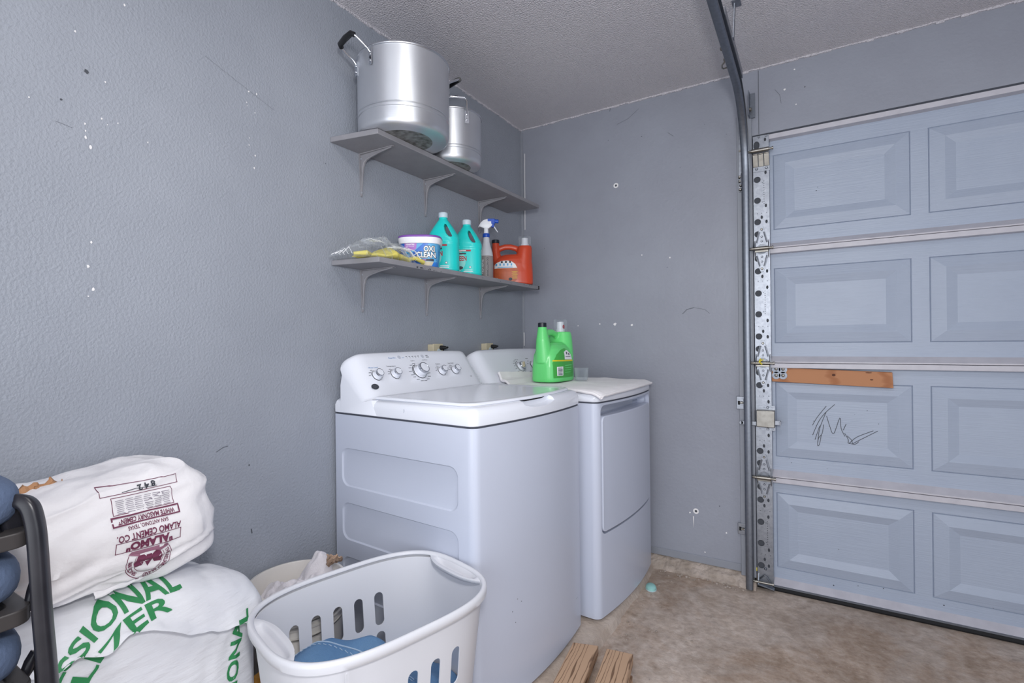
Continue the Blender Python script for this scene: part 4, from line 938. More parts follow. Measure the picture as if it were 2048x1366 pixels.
def knob(t, zt, b, z, r, hgt, dark=True):
    Mx = faceM(face_pt(zt, b, z) - FN * 0.001)
    bm = NB(); lathe(bm, [(r * 1.22, 0), (r * 1.22, 0.002), (r * 1.15, 0.0045), (r * 1.02, 0.006), (r * .98, hgt * .8), (r * .90, hgt), (r * .3, hgt * 1.02), (0.001, hgt * 1.02)], 36, M=Mx); k = obj('knob', bm, M['enamel_top'], t)
    bm = NB(); lathe(bm, [(r * 1.245, 0.0015), (r * 1.25, 0.003), (r * 1.20, 0.0042)], 36, cap0=False, cap1=False, M=Mx); obj('knob_skirt', bm, M['ink'], k)
    bm = NB(); lathe(bm, [(r * .995, hgt * .72), (r * 1.0, hgt * .86), (r * .92, hgt * 1.005), (r * .80, hgt * 1.025), (r * .78, hgt * 1.0)], 36, cap0=False, cap1=False, M=Mx); obj('knob_ring', bm, M['chrome'], k)
    bm = NB()
    for a0, a1 in ((20, 215),):
        R = [[Mx @ Vector((rr * cos(radians(a0 + (a1 - a0) * i / 24)), rr * sin(radians(a0 + (a1 - a0) * i / 24)), zz)) for i in range(25)] for rr, zz in ((r * 1.012, hgt * .80), (r * .90, hgt * 1.03))]
        A, B = [[bm.verts.new(p) for p in q] for q in R]
        for i in range(24): bm.faces.new((A[i], A[i+1], B[i+1], B[i]))
    obj('knob_mark', bm, M['ink'], k)
    return k

# --- washer
WW, WD, WR, WB = 0.668, 0.655, 0.030, 0.026
wa = thing('washing_machine', 'white top loading washer with five knobs and embossed side panels', 'washing machine', (0.014, -1.40, 0.034), radians(-3.8))
ZO = 0.034
def zr(z): return z - ZO
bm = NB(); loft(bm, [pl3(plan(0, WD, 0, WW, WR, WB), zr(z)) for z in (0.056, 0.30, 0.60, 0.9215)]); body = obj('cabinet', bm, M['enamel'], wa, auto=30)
c = NB()
for za, zb in ((.667, .803), (.476, .608), (.285, .415)):
    loft(c, [[Vector((x, y, zr(z))) for x, z in rrect(.036 + i, .588 - i, za + i, zb - i, .034 - i * .6, 7)] for i, y in ((-0.004, -0.006), (-0.0005, 0.0), (0.0035, 0.0045), (0.006, 0.0052))])
cut(body, c, 32)
bm = NB(); loft(bm, [pl3(plan(0, WD, 0, WW, WR, WB, 0.003), zr(z)) for z in (.921, .928)]); obj('top_seam', bm, M['seam'], wa)
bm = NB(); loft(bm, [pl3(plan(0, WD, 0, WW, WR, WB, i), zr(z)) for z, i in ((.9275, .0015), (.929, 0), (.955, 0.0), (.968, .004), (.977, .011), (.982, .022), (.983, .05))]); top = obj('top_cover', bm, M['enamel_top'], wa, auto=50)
c = NB()
def scoop(c):
    rings = []
    for k in range(9):
        t = k / 8; y = .235 + .19 * t; w = sin(pi * (0.08 + 0.84 * t)) ** 0.5 
        rings.append([Vector((WD + WB - 0.030 - 0.012 * w, y, zr(.979))), Vector((WD + WB - 0.030, y, zr(.979 - .020 * w))), Vector((WD + WB + .03, y, zr(.979 - .026 * w))), Vector((WD + WB + .03, y, zr(1.01))), Vector((WD + WB - 0.030 - 0.012 * w, y, zr(1.01)))])
    loft(c, rings)
scoop(c); cut(top, c, 40)
# lid
def lidplan(ins):
    out = []
    x0, y0, y1, r = 0.196 + ins * .3, 0.020 + ins, WW - 0.020 - ins, 0.05
    out += [(x0, y1), (x0, y0)]
    for i in range(9):
        t = -pi / 2 + pi / 2 * i / 8; out.append((WD - 0.028 - ins - r + r * cos(t), y0 + r + r * sin(t)))
    for i in range(1, 20):
        y = y0 + r + (y1 - y0 - 2 * r) * i / 20; out.append((WD - 0.028 - ins + (WB + 0.002) * (1 - (2 * i / 20 - 1) ** 2), y))
    for i in range(9):
        t = pi / 2 * i / 8; out.append((WD - 0.028 - ins - r + r * cos(t), y1 - r + r * sin(t)))
    return out
bm = NB(); loft(bm, [pl3(lidplan(i), zr(z)) for i, z in ((.004, .981), (0, .984), (.001, .9895), (.006, .992), (.014, .991), (.020, .9895), (.05, .989))]); lid = obj('lid', bm, M['enamel_top'], wa, auto=60)
bm = NB(); box(bm, WD - .06, WD - .012, .245, .405, zr(.975), zr(.9835)); obj('handle_gap', bm, M['dark'], lid, label='dark slot above the handle scoop')
cn = console(wa, WW, 1.136); cn.location.z = -ZO
for b, z, r, h in ((.080, 1.058, .0165, .026), (.167, 1.058, .0165, .026), (.296, 1.060, .0245, .036), (.420, 1.056, .0165, .026), (.502, 1.056, .0165, .026)):
    k = knob(cn, 1.136, b, z, r, h)
bm = NB(); lathe(bm, [(0.016, 0), (0.0155, 0.0015), (0.001, 0.0018)], 28, M=faceM(face_pt(1.136, .050, 1.022)) @ Matrix.Diagonal((1.0, .72, 1, 1))); bg = obj('maker_badge', bm, M['ink'], cn, label='dark oval badge')
def F0(z): return face_pt(1.136, 0, z)
f = Flat(); f.ring(-.003, 0, .0055, .0064, n=18); f.ribbon([(.003, .003), (.006, -.003), (.010, .003)], .001); f.ribbon([(-.006, 0), (-.002, .002), (.001, -.002)], .0008)
f.lay('badge_mark', M['chrome'], bg, None, face_pt(1.136, .050, 1.022) + FN * .0018, (0, 1, 0), FV, 0.0003, maxlen=0)
for b in (.226, .352):
    bm = NB(); lathe(bm, [(0.0085, 0), (0.008, 0.0016), (0.001, 0.002)], 20, M=faceM(face_pt(1.136, b, 1.1165 + .003))); obj('push_button', bm, M['enamel_grey'], cn)
def sv(z): return (z - 1.120) / .811
f = Flat(); f.text('Water Level', .0085, .080, sv(1.087)); f.text('Deep Fill |', .009, .190, sv(1.118)); f.rect(.240, .252, sv(1.118) - .0006, sv(1.118) + .0006)
f.lay('blue_markings', M['ink_blue'], cn, bvh(cn), F0(1.120), (0, 1, 0), FV, 0.0007, reach=.05, maxlen=0)
f = Flat(); f.text('Temperature', .0085, .165, sv(1.088)).text('Options', .0085, .418, sv(1.086)).text('Auto Soak', .0085, .498, sv(1.086)).text('Start/Pause', .0065, .356, sv(1.105)).text('Colors', .0075, .287, sv(1.104))
for k in range(5): f.rect(.262 + .016 * k, .270 + .016 * k, sv(1.1205), sv(1.1225)).rect(.2655 + .016 * k, .2675 + .016 * k, sv(1.115), sv(1.1175))
for k in range(2): f.rect(.372, .385 + .004 * k, sv(1.121 - .006 * k), sv(1.123 - .006 * k))
for cx, r in ((.080, .0275), (.167, .0275), (.420, .0275), (.502, .0275)):
    for a in (118, 146, 172): f.rect(cx + r * cos(radians(a)) - .006, cx + r * cos(radians(a)) + .003, sv(1.058) + r * sin(radians(a)) - .001, sv(1.058) + r * sin(radians(a)) + .001)
    f.ring(cx, sv(1.058), .0225, .0237, 100, 165, 10)
for a in range(-150, 200, 23):
    r = .047
    if 10 < a < 95: continue
    f.rect(.296 + r * cos(radians(a)) - .008, .296 + r * cos(radians(a)) + .008, sv(1.060) + r * sin(radians(a)) * .9 - .001, sv(1.060) + r * sin(radians(a)) * .9 + .001)
f.ring(.296, sv(1.060), .0335, .0365, 100, 200, 20)
f.text('HE', .008, .583, sv(1.026))
f.lay('black_markings', M['ink'], cn, bvh(cn), F0(1.120), (0, 1, 0), FV, 0.0007, reach=.05, maxlen=0)
f = Flat()
for y, z in ((.18, .36), (.2, .345), (.155, .33), (.17, .29), (.60, .18), (.607, .182)): blob2(f, y, zr(z), .002)
f.lay('scuff_marks', M['scuff'], wa, bvh(body), (1.0, 0, 0), (0, 1, 0), (0, 0, 1), 0.0006, reach=0.6, maxlen=0)
bm = NB(); tube(bm, [(.36, -.0003, zr(.962)), (.362, -.0006, zr(.956)), (.359, -.0003, zr(.950))], .0012, 6); obj('drip_mark', bm, M['enamel_grey'], wa)
feet(wa, WD, WW, 0.0, zr(.058))

# --- dryer
DW, DD, DR, DB = 0.650, 0.715, 0.032, 0.024
dr = thing('clothes_dryer', 'white front loading dryer under the towel between washer and back wall', 'dryer', (0.05, -0.70, 0.034), radians(-2.5))
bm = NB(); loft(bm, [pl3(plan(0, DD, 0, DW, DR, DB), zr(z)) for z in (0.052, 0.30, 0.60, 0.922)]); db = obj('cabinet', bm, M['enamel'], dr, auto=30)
c = NB(); loft(c, [[Vector((x, y, zr(z))) for y, z in rrect(.026, .612, .386, .913, .03, 6)] for x in (DD - .016, DD + .1)]); cut(db, c, 32)
c = NB()
loft(c, [[Vector((x, y, zr(z))) for y, z in rrect(.040 + i, .592 - i, .866, .908 - i, .016, 5)] for x, i in ((DD - .048, .014), (DD - .02, .004), (DD + .05, 0))]); cut(db, c, 32)
bm = NB(); box(bm, DD - .046, DD - .043, .075, .50, zr(.872), zr(.900)); obj('handle_recess', bm, M['enamel_grey'], dr, label='grey handle recess')
bm = NB(); loft(bm, [[Vector((DD - .02, .02, zr(z))), Vector((DD - .02, .64, zr(z)))][::-1] + [Vector((fx(DD, DW, DR, DB, .62 * i / 24 + .02) + .002, .62 * i / 24 + .02, zr(z))) for i in range(25)] for z in (.37, .50, .70, .95)]); dd = obj('dryer_door', bm, M['enamel'], dr, auto=30)
c = NB(); loft(c, [[Vector((x, y, zr(z))) for y, z in rrect(.036, .604, .394, .868, .024, 6)] for x in (DD - .1, DD + .1)]); cut(dd, c, 32, 'INTERSECT')
bv = dd.modifiers.new('bevel', 'BEVEL'); bv.width = .006; bv.segments = 3; bv.limit_method = 'ANGLE'; bv.angle_limit = radians(50)
bm = NB()
for z in (.45, .66, .83): lathe(bm, [(.003, 0), (.003, .003)], 8, M=Matrix.Translation((DD - .014, .031, zr(z))) @ Matrix.Rotation(pi / 2, 4, 'Y'))
obj('door_gasket_hole', bm, M['ink'], dr)
bm = NB(); loft(bm, [pl3(plan(0, DD, 0, DW, DR, DB, 0.003), zr(z)) for z in (.9215, .9285)]); obj('top_seam', bm, M['seam'], dr)
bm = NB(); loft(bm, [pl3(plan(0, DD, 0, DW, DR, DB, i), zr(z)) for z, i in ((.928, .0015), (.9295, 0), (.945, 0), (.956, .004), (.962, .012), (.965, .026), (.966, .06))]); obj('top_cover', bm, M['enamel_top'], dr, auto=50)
dc = console(dr, DW, 1.134); dc.location.z = -ZO; dc.location.y = 0.0
knob(dc, 1.134, .318, 1.045, .0225, .022)
bm = NB(); Mx = faceM(face_pt(1.134, .318, 1.045)); box(bm, -.016, .016, -.0045, .0045, .018, .032, Mx @ Matrix.Rotation(radians(55), 4, 'Z')); obj('knob_grip', bm, M['beige'], dc, bevel=0.002, label='cream knob grip')
knob(dc, 1.134, .448, 1.045, .020, .024); 
f = Flat()
def sd(z): return (z - 1.118) / .811
f.ring(.318, sd(1.045), .034, .0365, 95, 190, 24); f.ring(.318, sd(1.045), .034, .0352, 190, 340, 24); f.ring(.448, sd(1.045), .028, .030, 90, 260, 20)
for a in range(80, 215, 22): f.rect(.318 + .048 * cos(radians(a)) - .007, .318 + .048 * cos(radians(a)) + .007, sd(1.045) + .046 * sin(radians(a)) - .001, sd(1.045) + .046 * sin(radians(a)) + .001)
f.rect(.408, .433, sd(1.083), sd(1.0855)); f.rect(.413, .425, sd(1.070), sd(1.072)); f.rect(.398, .410, sd(1.058), sd(1.060)); f.rect(.378, .393, sd(1.018), sd(1.02))
f.lay('black_markings', M['ink'], dc, bvh(dc), face_pt(1.134, 0, 1.118), (0, 1, 0), FV, 0.0007, reach=.05, maxlen=0)
feet(dr, DD, DW, 0.0, zr(.054))

# --- towel spread on the dryer
tw = thing('towel', 'white terry towel spread over the top of the dryer', 'towel', (0.05, -0.70, 0.967), radians(-2.5))
def tz(a, b):
    z = 0.0
    if 0.232 <= a < 0.262: z = 0.0185 * (0.262 - a) / 0.03
    if a < 0.232: 
        z = 0.0185 + max(0, 0.198 - a) * 1.42
    ov = max(0, a - fx(DD, DW, DR, DB, b) + 0.030); z -= ov * ov * 6
    ol = max(0, 0.018 - b); z -= ol * ol * 10 if a > .22 else 0
    return z
def tfn(u, v):
    a0 = 0.172 + 0.02 * v; a1 = 0.735 + 0.018 * sin(pi * v) - 0.004 * v
    a = a0 + (a1 - a0) * u
    bl = 0.085 - 0.085 * min(1, max(0, (a - 0.18) / 0.25)) ** 0.7 + 0.006 * nz(a * 9, 3, 1) - 0.012 * max(0, (a - .6) / .13); br = 0.622 - 0.02 * u
    b = bl + (br - bl) * v
    w = 0.0035 * nz(a * 11, b * 13, 2) + 0.0025 * nz(a * 26, b * 22, 9) + 0.010 * max(0, nz(a * 5, b * 6, 5)) * (0.4 + max(0, 0.3 - a) * 3)
    return Vector((a, b, tz(a, b) + 0.0125 + w * 0.7)), Vector((a, b, tz(a, b) + 0.0012))
bm = NB(); nu, nv = 70, 80
T_ = [[bm.verts.new(tfn(i / nu, j / nv)[0]) for i in range(nu + 1)] for j in range(nv + 1)]; B_ = [[bm.verts.new(tfn(i / nu, j / nv)[1]) for i in range(nu + 1)] for j in range(nv + 1)]
for j in range(nv):
    for i in range(nu):
        bm.faces.new((T_[j][i], T_[j][i+1], T_[j+1][i+1], T_[j+1][i])); bm.faces.new((B_[j][i], B_[j+1][i], B_[j+1][i+1], B_[j][i+1]))
for j in range(nv):
    for i in (0, nu): bm.faces.new((T_[j][i], T_[j+1][i], B_[j+1][i], B_[j][i]))
for i in range(nu):
    for j in (0, nv): bm.faces.new((T_[j][i], B_[j][i], B_[j][i+1], T_[j][i+1]))
obj('towel_sheet', bm, M['white_cloth'], tw, auto=80)
bm = NB()
for off, r in ((0.004, .0055),):
    tube(bm, [tfn(i / 60, 0)[0] * 0.5 + tfn(i / 60, 0)[1] * 0.5 + Vector((0, -0.001, 0.001)) for i in range(61)], lambda q: .0062 + .0012 * nz(q * 40, 1, 1), 8)
    tube(bm, [tfn(1, i / 60)[0] * 0.5 + tfn(1, i / 60)[1] * 0.5 + Vector((0.001, 0, 0.001)) for i in range(61)], lambda q: .0062 + .0012 * nz(q * 40, 3, 1), 8)
obj('hem', bm, M['white_cloth'], tw)

# --- green detergent jug and small measuring cup on the towel
gj, gb = detergent_jug('green detergent jug standing on the dryer towel', (0.424, -0.446, 0.985), radians(86), M['green'], 0.118, 0.075, 0.298, nk=(.046, .038, .031, .0235, .0195))
T = bvh(gb)
f = Flat(); f.poly([(-0.098, 0.020), (0.06, 0.020), (0.07, 0.05), (0.062, 0.10), (0.035, 0.140), (-0.005, 0.158), (-0.04, 0.150), (-0.075, 0.128), (-0.098, 0.09)]); L(f, gj, 'label', M['green_label'], 0.0006, T)
f = Flat(); f.poly([(-0.098, 0.098), (0.064, 0.094), (0.062, 0.101), (-0.096, 0.104)]); L(f, gj, 'label_yellow_band', M['yellow'], 0.0010, T)
f = Flat(); f.poly([(-0.018, 0.105), (0.058, 0.102), (0.045, 0.128), (0.02, 0.145), (0.005, 0.150), (-0.002, 0.145), (-0.018, 0.140)]); f.rect(-0.080, -0.036, 0.030, 0.072); L(f, gj, 'label_white', M['white'], 0.0011, T)
f = Flat()
for k in range(6): f.rect(-0.074, -0.042, 0.034 + 0.006 * k, 0.037 + 0.006 * k)
for k in range(2): f.rect(0.0 + 0.02 * k, 0.010 + 0.02 * k, 0.128 - 0.004 * k, 0.140 - 0.006 * k)
f.rect(-0.01, 0.04, 0.116, 0.119); L(f, gj, 'label_markings', M['ink'], 0.0015, T)
f = Flat()
for k in range(4): f.rect(-0.02, 0.05 - 0.006 * k, 0.075 - 0.011 * k, 0.078 - 0.011 * k)
L(f, gj, 'label_lines', M['green'], 0.0012, T)
k = gj.dimensions
bm = NB(); Mx = Matrix.Translation((.067 * .118 / .11, -.0185, .262)) @ Matrix.Rotation(pi / 2, 4, 'X'); lathe(bm, [(.010, 0), (.0095, .001), (.001, .0012)], 20, M=Mx); obj('spout_mark', bm, M['red'], gj, label='red mark on the spout')
bm = NB(); lathe(bm, [(.001, .002), (.029, .002), (.031, .004), (.034, .058), (.0365, .0585), (.0365, .060), (.0325, .060), (.0295, .005), (.001, .004)], 36); mc = obj('measuring_cup', bm, M['clear'], None, auto=60); mc.location = (0.538, -0.372, 0.985); tag(mc, 'small clear measuring cup on the towel beside the green jug', 'measuring cup')

# ------------------------------------------------------------------ outlets with plugs behind the machines
def outlet(label, y, y2):
    t = thing('wall_outlet', label, 'outlet', (0.0, (y + y2) / 2, 1.11)); w = (y2 - y) / 2
    bm = NB(); box(bm, 0.0005, 0.030, -w, w, -0.058, 0.058); obj('box', bm, M['beige'], t, bevel=0.002)
    bm = NB(); box(bm, 0.030, 0.035, -w - .002, w + .002, -0.060, 0.060); o = obj('cover_plate', bm, M['beige'], t, bevel=0.002)
    bm = NB(); cylx(bm, (0.035, 0.006, 0.022), (0.037, 0.006, 0.022), 0.016, 20); obj('socket', bm, M['cap_white'], t)
    p = thing('power_plug', 'black plug in the ' + label, 'plug', (0.0375, (y + y2) / 2 + .016, 1.152))
    bm = NB(); tube(bm, [(0.0, 0, 0), (0.012, 0, 0), (0.02, 0.003, 0.0), (0.024, 0.008, 0.0)], lambda q: .0105 - .003 * q, 14); obj('plug_body', bm, M['rubber'], p)
    bm = NB(); tube(bm, [(0.022, 0.006, 0), (0.022, 0.022, 0.001), (0.006, 0.036, 0.0), (-0.020, 0.044, -0.006), (-0.028, 0.046, -0.03), (-0.028, 0.046, -0.24)], .0045, 8); obj('cord', bm, M['rubber'], p)
outlet('beige outlet above the washer console', -0.872, -0.806)
outlet('beige outlet above the dryer console', -0.446, -0.384)
# ------------------------------------------------------------------ sacks
def sack(t, name, m, U, V, Wd, c, ex, seed, wr, fn=None, nu=200, nv=120, fold_dir=(0.3, 1.0)):
    """soft rounded sack; local axes x = out of the wall, y = along the wall, z = up"""
    bm = NB(); C0 = Vector(c)
    def P(i, j):
        th = 2 * pi * i; ph = pi * (j - 0.5)
        sp = lambda q, e: math.copysign(abs(q) ** e, q)
        d = Vector((sp(cos(ph), ex[2]) * sp(cos(th), ex[0]), sp(cos(ph), ex[2]) * sp(sin(th), ex[0]), sp(sin(ph), ex[1])))
        p = Vector((d.x * Wd, d.y * U, d.z * V)); n = Vector((d.x / Wd, d.y / U, d.z / V)).normalized()
        q = p * 1.0
        a = noise.noise(Vector((q.y * 5 + seed, q.z * 5, q.x * 5))) * 0.012
        s1 = fold_dir[0] * q.y + fold_dir[1] * q.z + 0.25 * q.x
        b = (1 - abs(noise.noise(Vector((s1 * 30 + seed * 3, (q.y - q.z * .4) * 4.5, q.x * 5 + seed))))) ** 3 * 0.013
        e = noise.noise(Vector((q.y * 22, q.z * 26, q.x * 24 + seed))) * 0.0045
        p = p + n * (a + b + e) * wr
        if fn: p = fn(p, d)
        return C0 + p
    grid(bm, P, nu, nv, wrap_u=True)
    bmesh.ops.remove_doubles(bm, verts=bm.verts, dist=1e-5)
    return obj(name, bm, m, t, auto=75)
# lower sack, standing, with its empty top folded over
lo = thing('sack', 'white fertilizer sack with green lettering under the cement sack', 'sack', (0.165, -2.115, 0.0))
def lofn(p, d):
    # slump: right shoulder lower, belly out
    k = (p.z + 0.32) / 0.64
    p.z -= 0.070 * max(0, (p.y - 0.02) / 0.22) ** 1.2 * max(0, k) ** 2
    p.x += 0.012 * sin(k * pi)
    return p
LS = sack(lo, 'sack_body', M['sack2'], 0.246, 0.322, 0.135, (0, 0, 0.324), (0.42, 0.22, 0.22), 3.1, 0.75, lofn, fold_dir=(0.55, 1.0))
TL = bvh(LS)
def fly(y): # lower edge of the fold (room height)
    pts = [(-2.42, .585), (-2.204, .572), (-2.174, .580), (-2.115, .563), (-2.055, .529), (-1.978, .495), (-1.917, .488), (-1.86, .496), (-1.8, .5)]
    for (a, za), (b, zb) in zip(pts[:-1], pts[1:]):
        if a <= y <= b: return za + (zb - za) * (y - a) / (b - a)
    return .5
bm = NB(); nu, nv = 110, 26; top_, bot_ = [], []
def flap(i, j, off):
    y = -0.244 + 0.495 * i / nu; ze = fly(y - 2.115 + 0.0) + 0.004 * nz(y * 30, 1, 2); s = j / nv
    # ray from above-front toward the sack to find the surface, then stand off
    zt = ze + (0.70 - ze) * s
    h, n, _, _ = TL.ray_cast(Vector((0.6, y, zt)), Vector((-1, 0, 0)))
    if h is None or h.x < -0.02:
        h, n, _, _ = TL.ray_cast(Vector((0.08 - 0.16 * max(0, s - 0.5), y, 1.0)), Vector((0, 0, -1)))
        if h is None:
            ya = max(min(y, 0.24), -0.24); h, n, _, _ = TL.ray_cast(Vector((0.04, ya, 1.0)), Vector((0, 0, -1)))
            if h is None: h, n = Vector((0.04, ya, 0.5)), Vector((0, 0, 1))
            h = Vector((h.x, y, h.z - 0.02)); n = Vector((0, 0.5, 0.8))
    lift = (0.010 + 0.022 * (1 - s) ** 3 + 0.005 * max(0, nz(y * 14, s * 4, 3))) 
    return h + n * (lift if off else max(lift - 0.003, 0.001))
G1 = [[bm.verts.new(flap(i, j, True)) for i in range(nu + 1)] for j in range(nv + 1)]; G2 = [[bm.verts.new(flap(i, j, False)) for i in range(nu + 1)] for j in range(nv + 1)]
for j in range(nv):
    for i in range(nu):
        bm.faces.new((G1[j][i], G1[j][i+1], G1[j+1][i+1], G1[j+1][i])); bm.faces.new((G2[j][i], G2[j+1][i], G2[j+1][i+1], G2[j][i+1]))
for i in range(nu):
    bm.faces.new((G1[0][i], G2[0][i], G2[0][i+1], G1[0][i+1])); bm.faces.new((G1[nv][i], G1[nv][i+1], G2[nv][i+1], G2[nv][i]))
for j in range(nv):
    for i in (0, nu): bm.faces.new((G1[j][i], G1[j+1][i], G2[j+1][i], G2[j][i]))
FL = obj('folded_top', bm, M['sack2'], lo, auto=75, label='empty top of the sack folded over')
sm = FL.modifiers.new('smooth', 'SMOOTH'); sm.factor = 0.5; sm.iterations = 16; bake(FL)
TF = bvh(FL)
def both():
    a, b = LS.data, FL.data; n = len(a.vertices)
    return BVHTree.FromPolygons([v.co.copy() for v in a.vertices] + [v.co.copy() for v in b.vertices], [tuple(p.vertices) for p in a.polygons] + [tuple(i + n for i in p.vertices) for p in b.polygons])
TB2 = both()
def along(pts, size, total):
    P = [Vector(q) for q in pts]; Ls = [0]
    for a, b in zip(P[:-1], P[1:]): Ls.append(Ls[-1] + (b - a).length)
    def fn(x, y):
        s = min(max((x / total) * Ls[-1], 0), Ls[-1] * 0.9999); k = max(i for i in range(len(Ls)) if Ls[i] <= s); k = min(k, len(P) - 2)
        t = (P[k+1] - P[k]).normalized(); 
        t0 = (P[k] - P[k-1]).normalized() if k else t; t1 = (P[min(k+2, len(P)-1)] - P[k+1]).normalized() if k < len(P) - 2 else t
        q = (s - Ls[k]) / (Ls[k+1] - Ls[k]); tt = ((t0 + t) * (1 - q) + (t + t1) * q).normalized()
        p = P[k] + t * (s - Ls[k]) + Vector((-tt.y, tt.x)) * y; return p.x, p.y
    return fn
def textlen(body, size, sx):
    cu = bpy.data.curves.new('t', 'FONT'); cu.body = body; cu.size = size; o = bpy.data.objects.new('t', cu); me = o.to_mesh(); r = max(v.co.x for v in me.vertices) * sx; o.to_mesh_clear(); bpy.data.objects.remove(o); bpy.data.curves.remove(cu); return r
def run(f, body, size, pts, sx, bold):
    f.text(body, size, sx=sx, align='LEFT', bold=bold, fn=along([(a + 2.115, b) for a, b in pts], size, textlen(body, size, sx)))
for body, size, pts, sx, bold in (
        ('PROFESSIONAL', .043, [(-2.335, .40), (-2.318, .48), (-2.294, .545), (-2.268, .588), (-2.235, .618), (-2.187, .640), (-2.129, .650), (-2.058, .646)], 1.0, .0010),
        ('FERTILIZER', .046, [(-2.300, .345), (-2.284, .425), (-2.262, .500), (-2.236, .551), (-2.196, .592), (-2.152, .611), (-2.090, .617)], 1.05, .0010),
        ('PROFESSIONAL', .040, [(-1.985, .12), (-1.972, .22), (-1.962, .30), (-1.950, .39), (-1.938, .47), (-1.930, .53)], 0.9, .0012)):
    f = Flat(); run(f, body, size, pts, sx, bold)
    f.lay('sack_lettering', M['green_ink'], lo, TB2, (0.15, 0, 0), (0, 1, 0), (0, 0, 1), 0.0016, reach=0.4, maxlen=0.006)

# upper sack, lying on the lower one
up = thing('sack', 'white cement sack with upside down maroon print lying on top', 'sack', (0.148, -2.152, 0.667))
def upfn(p, d):
    k = (p.z + .109) / .218
    if p.z < 0: p.y *= 1 + 0.03 * (-p.z / .109)
    p.z += 0.012 * sin(p.y * 9) * max(0, k) - 0.018 * max(0, (p.y - .08) / .12) * max(0, k)
    p.x += 0.016 * (1 - abs(p.z / .109)) * (d.x > 0)
    p.x -= 0.03 * max(0, p.z / .109) * max(0, d.x)
    return p
US = sack(up, 'sack_body', M['sack'], 0.184, 0.112, 0.126, (0, 0, 0.112), (0.42, 0.36, 0.36), 8.3, 1.0, upfn, fold_dir=(-0.25, 1.0))
TU = bvh(US)
bm = NB()
grid(bm, lambda i, j: Vector((.035 - .05 * j + .012 * nz(i * 5, j * 3, 2), -.150 + .085 * i + .010 * nz(i * 7, j * 4, 9), .182 + .012 * i + (.036 + .014 * nz(i * 6, .3, 4)) * j + .008 * nz(i * 8, j * 5, 6))), 22, 10)
o = obj('torn_liner', bm, M['kraft'], up, auto=25, label='torn brown paper liner at the corner'); so = o.modifiers.new('thick', 'SOLIDIFY'); so.thickness = .0015
bm = NB(); grid(bm, lambda i, j: Vector((.098 + .022 * (1 - j) + .005 * nz(i * 6, j * 3, 3), -.055 + .19 * i, -.002 + .030 * j + .006 * nz(i * 9, 2, j) + .018 * i)), 40, 6); o = obj('loose_flap', bm, M['sack'], up, label='loose paper edge along the bottom'); so = o.modifiers.new('thick', 'SOLIDIFY'); so.thickness = .0016
# printed matter: upside down, so u runs to the left and v runs down
def UL(f, nm, m, off=0.0028, ml=0.004): f.lay(nm, m, up, TU, (0.30, 0.032, 0.0), (0, -1, 0), (0, 0, -1), off, reach=0.5, maxlen=ml)
# the ray runs from the camera side; coordinates: x = left along the sack, y = down from z
TU0 = -0.664
def Z(z): return -(z - 0.662)
f = Flat(); f.text('WHITE MASONRY CEMENT', .0135, 0, Z(.806), sx=0.62, bold=.0004); f.text('ALAMO CEMENT CO.', .0185, 0.0, Z(.774), sx=0.66, bold=.0005); f.text('SAN ANTONIO, TEXAS', .0105, 0, Z(.7905), sx=0.68, bold=.0002)
f.text('"ALAMO"', .0215, 0, Z(.7535), sx=0.95, bold=.0012)
f.frame(-.062, .062, Z(.816), Z(.797), .0026); f.frame(-.060, .060, Z(.7655), Z(.742), .0014)
UL(f, 'maroon_lettering', M['maroon'])
f = Flat(); f.frame(-.056, .056, Z(.853), Z(.8175), .0012); f.frame(-.073, .073, Z(.876), Z(.857), .0012)
UL(f, 'print_frames', M['maroon'], 0.0012)
f = Flat()
for k in range(8): 
    z = .8205 + .0037 * k
    for q in range(6): 
        x0 = -.050 + .0168 * q + .002 * random.random(); f.rect(x0, x0 + .012 + .003 * random.random(), Z(z) - .0005, Z(z) + .0005)
UL(f, 'small_print', M['greyprint'])
f = Flat(); f.text('8 4 2', .016, -.01, Z(.866), rot=.12, bold=.0006); f.ribbon([(-.03, Z(.861)), (.01, Z(.8635)), (.035, Z(.860))], .0012); UL(f, 'dark_number', M['ink'])
f = Flat(); cx, cz = 0.0, Z(.7135)
f.ring(cx, cz, .0405, .0418, -28, 208, 40); f.ring(cx, cz, .0265, .0275, -28, 208, 40)
def arcfn(R, mid, sgn=1):
    return lambda x, y: (cx + (R + y) * cos(mid - x / R), cz + (R + y) * sin(mid - x / R))
f.text('THE RELIABLE BRAND', .0098, sx=.78, fn=arcfn(.034, radians(142)), bold=.0003); f.text('SINCE 1880', .0098, sx=.8, fn=arcfn(.034, radians(22)), bold=.0003)
# the spread bird of the emblem: wings, body, tail
f2 = Flat()
UL(f, 'emblem_ring', M['maroon'])
f = Flat()
for s in (-1, 1):
    f.poly([(cx + s * .003, cz - .004), (cx + s * .012, cz + .010), (cx + s * .024, cz + .012), (cx + s * .0262, cz + .002), (cx + s * .021, cz - .012), (cx + s * .012, cz - .017), (cx + s * .006, cz - .010)])
f.poly([(cx - .005, cz - .012), (cx + .005, cz - .012), (cx + .006, cz + .004), (cx, cz + .016), (cx - .006, cz + .004)]); UL(f, 'emblem_bird', M['maroon'], 0.0012)
f = Flat(); f.poly([(cx - .032, cz - .026), (cx + .032, cz - .026), (cx + .037, cz - .020), (cx + .020, cz - .013), (cx + .008, cz - .018), (cx - .008, cz - .018), (cx - .020, cz - .013), (cx - .037, cz - .020)]); UL(f, 'emblem_ribbon', M['maroon_pale'], 0.0016)

